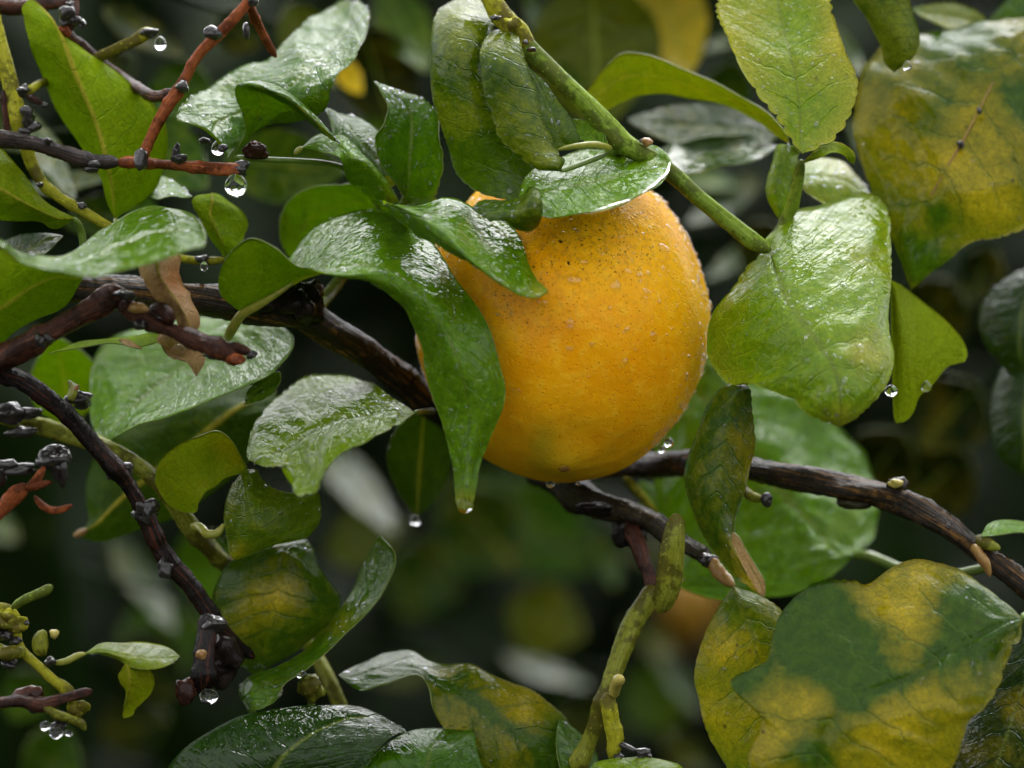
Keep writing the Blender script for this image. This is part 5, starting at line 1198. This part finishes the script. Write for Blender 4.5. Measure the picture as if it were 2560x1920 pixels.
# ---- tangle of green shoots in the bottom corner
gt = thing('shoot', 'tangle of yellow-green shoots and dark buds in the bottom corner', 'shoot', P(-40, 1620, -0.8))
tube(gt, 'stem', [(-120, 1480, -0.8, 18), (-20, 1520, -0.8, 18), (30, 1535, -0.8, 16), (40, 1580, -0.8, 14), (48, 1614, -0.8, 13), (100, 1668, -0.9, 12), (140, 1704, -0.9, 12), (176, 1730, -0.9, 14), (185, 1750, -0.9, 12)], 'b_ylw', knots=5)
tube(gt, 'shoot', [(30, 1520, -0.9, 11), (60, 1500, -1.0, 11), (100, 1482, -1.1, 12), (130, 1466, -1.2, 15)], 'b_green', knots=0)
tube(gt, 'shoot', [(-100, 1750, -1.2, 15), (0, 1757, -1.2, 14), (50, 1752, -1.2, 15), (103, 1760, -1.2, 18), (160, 1745, -1.2, 13), (200, 1735, -1.2, 12), (232, 1728, -1.2, 13)], 'b_purple', knots=4)
tube(gt, 'shoot', [(108, 1768, -1.3, 10), (140, 1785, -1.3, 11), (180, 1798, -1.3, 10), (206, 1812, -1.3, 12), (214, 1826, -1.3, 8)], 'b_olive', knots=3)
tube(gt, 'shoot', [(110, 1640, -0.9, 14), (100, 1615, -0.9, 18), (104, 1590, -0.9, 17), (112, 1576, -0.9, 13)], 'b_olive', knots=3)
lump(gt, 'bud', 136, 1586, -1.0, 9, 'cut')
for x, y, r, m in [(20, 1545, 24, 'b_ylw'), (38, 1560, 18, 'b_ylw'), (60, 1555, 14, 'knot'), (12, 1590, 26, 'knot'), (40, 1600, 20, 'knot'), (80, 1740, 24, 'b_purple'), (95, 1765, 22, 'knot'), (10, 1630, 26, 'b_olive'), (30, 1660, 22, 'knot'), (125, 1655, 17, 'knot'), (150, 1800, 20, 'knot'), (195, 1770, 20, 'b_ylw'), (140, 1815, 18, 'knot'), (-10, 1560, 28, 'b_olive')]:
    lump(gt, 'bud', x, y, -0.95, r * 0.72, m, 1.25, 0.8, 0.4)
tube(gt, 'petiole', [(136, 1658, -0.9, 9), (170, 1650, -1.0, 8), (195, 1638, -1.0, 8), (215, 1634, -1.1, 7)], 'pet')
leaf(gt, [(212, 1634, -1.1), (250, 1617, -0.7, 252, 1628, -1.2, 245, 1638, -1.1), (298, 1611, -0.3, 300, 1634, -1.3, 288, 1646, -1.2), (360, 1607, 0.0, 358, 1640, -1.4, 340, 1668, -1.5), (410, 1612, 0.0, 405, 1644, -1.2, 392, 1673, -1.6), (440, 1624, -0.3, 436, 1644, -0.9, 428, 1664, -1.4), (449, 1642, -0.8)], 'lime', 'u_lime', 'T', at=3, ser=0.5, drops=18, pig=0.2, fold=0.2, label='small yellow-green leaf, half of it folded down')
leaf(gt, [(312, 1662, -1.3), (306, 1674, -1.2, 318, 1672, -1.5, 372, 1678, -1.1), (297, 1690, -1.2, 322, 1696, -1.6, 384, 1704, -1.0), (302, 1708, -1.3, 322, 1716, -1.6, 378, 1730, -1.0), (312, 1728, -1.3, 318, 1740, -1.6, 358, 1756, -1.1), (304, 1768, -1.4, 312, 1768, -1.5, 340, 1774, -1.2), (306, 1792, -1.4, 312, 1788, -1.4, 328, 1791, -1.3), (310, 1796, -1.4)], 'lime', 'u_lime', 'U', ser=0.6, pig=0.3, fold=0.6, name='leaf')

# ---- low branch under the picture with the bottom leaves
lb = thing('branch', 'low leafy branch whose dark leaves fill the bottom edge', 'branch', P(620, 2080, 1.0))
tube(lb, 'stem', [(300, 2120, 0.5, 30), (620, 2075, 1.0, 30), (950, 2060, 1.2, 28), (1250, 2050, 1.2, 26), (1500, 2030, 0.8, 22), (1640, 2010, 0.3, 18)], 'b_right', knots=6)
leaf(lb, [(620, 2090, 0.4), (400, 1990, -0.6, 640, 2030, -0.4, 840, 2040, -0.6), (420, 1918, -0.8, 670, 1960, -0.9, 880, 1990, -0.8), (475, 1857, -0.6, 700, 1900, -1.0, 905, 1925, -1.2), (560, 1808, -0.2, 760, 1850, -0.9, 935, 1880, -1.2), (678, 1777, 0.2, 830, 1810, -0.7, 960, 1858, -1.0), (800, 1762, 0.4, 890, 1790, -0.5, 985, 1842, -0.8), (910, 1774, 0.4, 950, 1796, -0.2, 1005, 1834, -0.5), (990, 1812, 0.1, 1005, 1822, -0.2, 1018, 1834, -0.3), (1026, 1836, -0.2)],
     'dark', 'u_dark', 'T', ser=1.2, drops=45, pig=-0.2, label='large dark green leaf filling the bottom edge', fold=0.2)
leaf(lb, [(1000, 2060, 0.3), (905, 1925, -0.9, 1060, 1960, -0.8, 1215, 1960, -0.2), (938, 1880, -0.6, 1070, 1905, -0.8, 1205, 1915, -0.1), (986, 1844, 0.2, 1080, 1868, -0.6, 1192, 1862, 0.2), (1046, 1832, 0.8, 1100, 1842, 0.2, 1178, 1820, 0.7), (1110, 1824, 1.0, 1130, 1826, 0.7, 1160, 1818, 0.9), (1150, 1816, 1.1)], 'deep', 'u_dark', 'T', ser=1.2, drops=36, pig=-0.2)
leaf(lb, [(846, 1688, 1.6), (898, 1663, 2.2, 880, 1694, 1.4, 890, 1722, 1.0), (977, 1624, 2.5, 960, 1668, 1.6, 960, 1712, 0.9), (1040, 1622, 2.4, 1032, 1662, 1.5, 1042, 1690, 1.0), (1106, 1663, 1.8, 1096, 1704, 1.2, 1080, 1768, 0.8), (1186, 1671, 1.6, 1172, 1742, 0.9, 1116, 1830, 0.7), (1265, 1703, 1.5, 1232, 1788, 0.8, 1170, 1905, 0.7), (1340, 1734, 1.5, 1294, 1832, 0.8, 1240, 1935, 0.7), (1410, 1790, 1.4, 1350, 1870, 0.9, 1300, 1945, 0.9), (1440, 1870, 1.3, 1400, 1910, 1.0, 1360, 1960, 1.0), (1440, 1950, 1.2)],
     'mott', 'u_dark', 'T', ser=1.0, drops=36, pig=0.22, ribgreen=0.5, blobs=[(1310, 1770, 70, 0.4), (950, 1680, 110, -0.5), (1150, 1820, 50, 0.2), (1380, 1880, 60, -0.4)], fold=0.4, buckle=0.05, label='wavy dark leaf blotched yellow along the middle')
qleaf(lb, (1480, 1980, 0.6), (1400, 1800, 1.2), 150, 50, 0.1, 'deep', 'u_dark', drops=15)
leaf(lb, [(1600, 2030, -0.6), (1470, 1960, -0.9, 1590, 1980, -1.2, 1710, 1965, -0.9), (1480, 1915, -0.8, 1588, 1945, -1.2, 1705, 1922, -0.8), (1530, 1897, -0.5, 1590, 1912, -0.9, 1665, 1900, -0.5), (1595, 1891, -0.4)], 'lime', 'u_olive', 'T', ser=1.2, pig=-0.2, drops=15)
leaf(lb, [(605, 1752, 0.8), (598, 1722, 0.8, 620, 1738, 0.2, 640, 1776, 0.0), (620, 1692, 1.2, 650, 1712, 0.5, 682, 1756, 0.1), (690, 1668, 1.6, 704, 1688, 0.9, 712, 1706, 0.3), (748, 1640, 1.8, 765, 1652, 1.1, 776, 1662, 0.5), (796, 1586, 2.0, 820, 1606, 1.2, 845, 1612, 0.6), (838, 1545, 2.0, 866, 1556, 1.3, 892, 1560, 0.7), (876, 1480, 2.0, 912, 1500, 1.3, 940, 1506, 0.7), (900, 1425, 2.0, 940, 1440, 1.4, 970, 1452, 0.8), (920, 1388, 2.0, 955, 1398, 1.5, 984, 1400, 0.9), (936, 1356, 1.9, 962, 1362, 1.6, 980, 1372, 1.1), (950, 1338, 1.6)],
     'deep', 'u_olive', 'T', ser=1.0, drops=90, fold=0.2, buckle=0.03, pig=0.02, blobs=[(860, 1560, 60, 0.3)], label='long leaf curving up like a bow, wet on its hollow side')
tube(lb, 'petiole', [(612, 1748, 0.6, 9), (640, 1800, 1.4, 9), (680, 1920, 1.8, 9), (700, 2075, 1.2, 10)], 'petg')
lump(lb, 'bud', 776, 1716, 1.2, 26, 'b_olive', 1.0, 1.0)
tube(lb, 'petiole', [(775, 1725, 1.3, 8), (780, 1780, 1.4, 8), (800, 1900, 1.4, 8), (820, 2065, 1.2, 9)], 'petg')

# ================================================================ water drops hanging about
water_drop('clear round drop hanging from the black tip of the bare red twig', 590, 464, -0.6, 29, 1.15)
water_drop('bright drop on the end of the short green side stub', 401, 110, 1.3, 16)
water_drop('drop swelling at the tip of the curled leaf before the lemon', 1163, 1262, -2.1, 21, 0.9)
water_drop('drop below the point of the dark hanging leaf under the branch', 1038, 1302, 4.2, 14)
water_drop('flat drop under the lowest point of the lemon', 1376, 1210, -0.2, 11, 0.7)
water_drop('tiny drop under the lemon beside the larger one', 1446, 1209, 0.0, 5, 0.7)
water_drop('drop at the end of the dark olive leaf tip', 2268, 166, 1.5, 12)
water_drop('drop on the lower edge of the olive leaf underside', 2316, 968, 1.4, 13)
water_drop('drop hanging from the black bud on the thin green stem', 510, 668, 0.5, 10, 1.5)
water_drop('drop under the bent silver-green leaf', 545, 372, 0.8, 17, 1.3)
water_drop('drop clinging to the stub of the blackish twig', 522, 1738, -0.2, 24, 0.8)
water_drop('bright drop under the long bow-shaped leaf', 754, 1686, 0.4, 13, 0.8)
water_drop('largest drop under the tangle of green shoots', 140, 1830, -1.6, 18, 0.8)
water_drop('middle drop under the tangle of green shoots', 113, 1814, -1.6, 14, 0.9)
water_drop('smallest drop under the tangle of green shoots', 172, 1832, -1.6, 10, 0.9)
water_drop('drop held inside the torn dry leaf', 446, 872, -1.1, 19, 0.7)
water_drop('drop at the lower right rim of the lemon', 1672, 1106, 1.8, 13, 1.0)
water_drop('second drop under the rim of the lemon by the branch', 1655, 1124, 2.0, 10, 1.0)
water_drop('drop hanging off the broad lime leaf edge', 2228, 975, -0.7, 17, 0.8)

# ================================================================ out-of-focus branches behind
def bg_branch(label, stem, leaves, group='blurred branches behind the lemon', mat='far'):
    t = thing('branch', label, 'branch', P(stem[0][0], stem[0][1], stem[0][2]))
    tube(t, 'stem', [(*q[:3], q[3] * 0.45) for q in stem], mat, knots=5)
    for q in leaves:
        qleaf(t, *q[:3], **(q[3] if len(q) > 3 else {}))
    return t

K = lambda top, roll=0, bend=0.5, see='T', pig=0.0, bot='u_dark': dict(top=top, roll=roll, bend=bend, see=see, pig=pig, bot=bot)
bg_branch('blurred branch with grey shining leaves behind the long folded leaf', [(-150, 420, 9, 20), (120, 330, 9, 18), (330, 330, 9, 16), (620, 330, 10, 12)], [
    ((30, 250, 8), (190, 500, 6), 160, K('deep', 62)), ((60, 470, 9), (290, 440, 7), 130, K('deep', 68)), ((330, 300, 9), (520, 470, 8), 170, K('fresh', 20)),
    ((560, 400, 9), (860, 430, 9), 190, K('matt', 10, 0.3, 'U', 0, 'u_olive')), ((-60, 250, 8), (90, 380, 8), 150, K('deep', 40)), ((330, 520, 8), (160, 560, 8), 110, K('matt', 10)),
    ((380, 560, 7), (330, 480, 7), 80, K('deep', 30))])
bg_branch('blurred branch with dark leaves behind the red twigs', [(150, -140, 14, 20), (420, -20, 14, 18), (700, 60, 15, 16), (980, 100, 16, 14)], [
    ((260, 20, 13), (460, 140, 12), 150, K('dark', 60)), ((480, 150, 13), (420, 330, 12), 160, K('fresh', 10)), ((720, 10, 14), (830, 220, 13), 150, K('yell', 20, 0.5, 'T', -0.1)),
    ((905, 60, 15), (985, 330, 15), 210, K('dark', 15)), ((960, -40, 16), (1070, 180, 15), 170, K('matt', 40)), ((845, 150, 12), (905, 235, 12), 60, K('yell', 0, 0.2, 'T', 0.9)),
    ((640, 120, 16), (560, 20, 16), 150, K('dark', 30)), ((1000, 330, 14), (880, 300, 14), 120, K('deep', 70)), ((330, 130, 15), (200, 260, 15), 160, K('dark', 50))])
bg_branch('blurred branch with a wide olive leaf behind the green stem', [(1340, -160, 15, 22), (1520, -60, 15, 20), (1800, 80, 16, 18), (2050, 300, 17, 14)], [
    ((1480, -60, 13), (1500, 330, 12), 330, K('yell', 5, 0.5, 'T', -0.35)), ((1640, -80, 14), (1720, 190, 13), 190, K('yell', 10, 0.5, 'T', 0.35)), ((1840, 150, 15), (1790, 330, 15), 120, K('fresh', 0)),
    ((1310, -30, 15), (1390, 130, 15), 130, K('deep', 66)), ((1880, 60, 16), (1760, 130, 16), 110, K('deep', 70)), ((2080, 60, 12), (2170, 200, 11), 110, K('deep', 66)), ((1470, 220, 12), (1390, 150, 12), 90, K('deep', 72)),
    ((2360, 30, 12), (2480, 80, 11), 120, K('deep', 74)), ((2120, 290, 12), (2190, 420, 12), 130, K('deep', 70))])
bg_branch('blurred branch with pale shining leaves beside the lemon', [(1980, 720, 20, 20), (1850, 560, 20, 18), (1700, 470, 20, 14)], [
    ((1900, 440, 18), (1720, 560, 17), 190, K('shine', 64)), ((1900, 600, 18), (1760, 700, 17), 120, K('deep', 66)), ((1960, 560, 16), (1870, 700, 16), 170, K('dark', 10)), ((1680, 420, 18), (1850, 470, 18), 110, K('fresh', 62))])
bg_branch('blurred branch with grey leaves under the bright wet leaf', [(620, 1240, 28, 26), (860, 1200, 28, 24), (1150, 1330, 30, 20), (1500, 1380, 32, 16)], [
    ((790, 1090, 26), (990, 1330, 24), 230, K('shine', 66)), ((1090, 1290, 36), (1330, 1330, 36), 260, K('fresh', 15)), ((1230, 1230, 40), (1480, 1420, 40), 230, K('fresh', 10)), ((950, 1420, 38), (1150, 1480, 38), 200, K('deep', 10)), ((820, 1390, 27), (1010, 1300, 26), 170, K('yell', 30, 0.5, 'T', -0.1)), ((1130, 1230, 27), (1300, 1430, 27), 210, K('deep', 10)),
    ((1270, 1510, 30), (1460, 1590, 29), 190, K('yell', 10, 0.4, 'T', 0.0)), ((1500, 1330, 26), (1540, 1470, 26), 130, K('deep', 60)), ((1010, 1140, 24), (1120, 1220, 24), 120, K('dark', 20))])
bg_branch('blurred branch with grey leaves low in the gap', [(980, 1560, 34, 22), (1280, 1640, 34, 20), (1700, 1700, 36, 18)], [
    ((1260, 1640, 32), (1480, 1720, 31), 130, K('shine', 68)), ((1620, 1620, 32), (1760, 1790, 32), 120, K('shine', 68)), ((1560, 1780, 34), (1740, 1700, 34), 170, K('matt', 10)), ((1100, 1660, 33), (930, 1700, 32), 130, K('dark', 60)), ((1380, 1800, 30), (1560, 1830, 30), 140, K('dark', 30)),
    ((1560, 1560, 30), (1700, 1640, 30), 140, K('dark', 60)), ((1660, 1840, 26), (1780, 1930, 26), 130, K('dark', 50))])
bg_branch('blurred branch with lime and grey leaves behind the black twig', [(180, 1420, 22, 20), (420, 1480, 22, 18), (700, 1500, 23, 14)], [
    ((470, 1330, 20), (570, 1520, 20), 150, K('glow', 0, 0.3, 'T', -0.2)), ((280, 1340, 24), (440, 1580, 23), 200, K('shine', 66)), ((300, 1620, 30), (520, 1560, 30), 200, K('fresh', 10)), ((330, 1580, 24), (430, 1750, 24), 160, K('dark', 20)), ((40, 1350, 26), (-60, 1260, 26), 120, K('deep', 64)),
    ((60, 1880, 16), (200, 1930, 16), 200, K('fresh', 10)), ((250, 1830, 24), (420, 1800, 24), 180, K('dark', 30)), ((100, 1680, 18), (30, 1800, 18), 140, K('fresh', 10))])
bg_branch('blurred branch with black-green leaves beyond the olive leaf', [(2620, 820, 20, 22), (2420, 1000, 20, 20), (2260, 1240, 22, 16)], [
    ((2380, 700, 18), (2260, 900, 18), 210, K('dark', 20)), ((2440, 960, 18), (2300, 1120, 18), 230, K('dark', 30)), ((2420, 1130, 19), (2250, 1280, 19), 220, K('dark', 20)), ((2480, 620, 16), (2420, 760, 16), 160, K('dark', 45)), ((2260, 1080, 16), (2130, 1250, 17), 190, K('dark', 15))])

# a second fruit, far out of focus
def far_lemon():
    v, f = ico(4)
    c = P(1730, 1515, 52)
    q = v * np.array([0.0095, 0.0095, 0.0115])
    q[:, 2] += np.where(np.abs(v[:, 2]) > 0.93, np.sign(v[:, 2]) * (np.abs(v[:, 2]) - 0.93) * 0.05, 0)
    r = thing('lemon', 'small blurred orange lemon in the shade behind the green shoot', 'lemon', c)
    mesh_obj('peel', c + q, f, simple_mat('far_peel_shaded', (0.24, 0.125, 0.002), 0.6, 0.0), r, origin=c)  # peel colour darkened to stand for shade
    tube(r, 'stalk', [(1730, 1440, 52, 10), (1732, 1400, 52, 10), (1760, 1250, 52, 11)], 'b_olive')
far_lemon()

# trunk of the tree behind
tr = thing('tree', 'dark blurred trunk standing behind the black twig', 'tree', P(60, 2400, 40))
tube(tr, 'trunk', [(80, 5200, 52, 260), (60, 2600, 45, 190), (90, 1900, 42, 175), (70, 1500, 40, 165), (20, 1150, 38, 150), (-60, 700, 38, 140), (-150, 100, 40, 120)], 'far', knots=10, ns=24, step=40)

sh = thing('branch', 'dark blurred spray of leaves added to shade the small far lemon', 'branch', P(1500, 1250, 56))  # extra leaves, put here only to darken the far lemon
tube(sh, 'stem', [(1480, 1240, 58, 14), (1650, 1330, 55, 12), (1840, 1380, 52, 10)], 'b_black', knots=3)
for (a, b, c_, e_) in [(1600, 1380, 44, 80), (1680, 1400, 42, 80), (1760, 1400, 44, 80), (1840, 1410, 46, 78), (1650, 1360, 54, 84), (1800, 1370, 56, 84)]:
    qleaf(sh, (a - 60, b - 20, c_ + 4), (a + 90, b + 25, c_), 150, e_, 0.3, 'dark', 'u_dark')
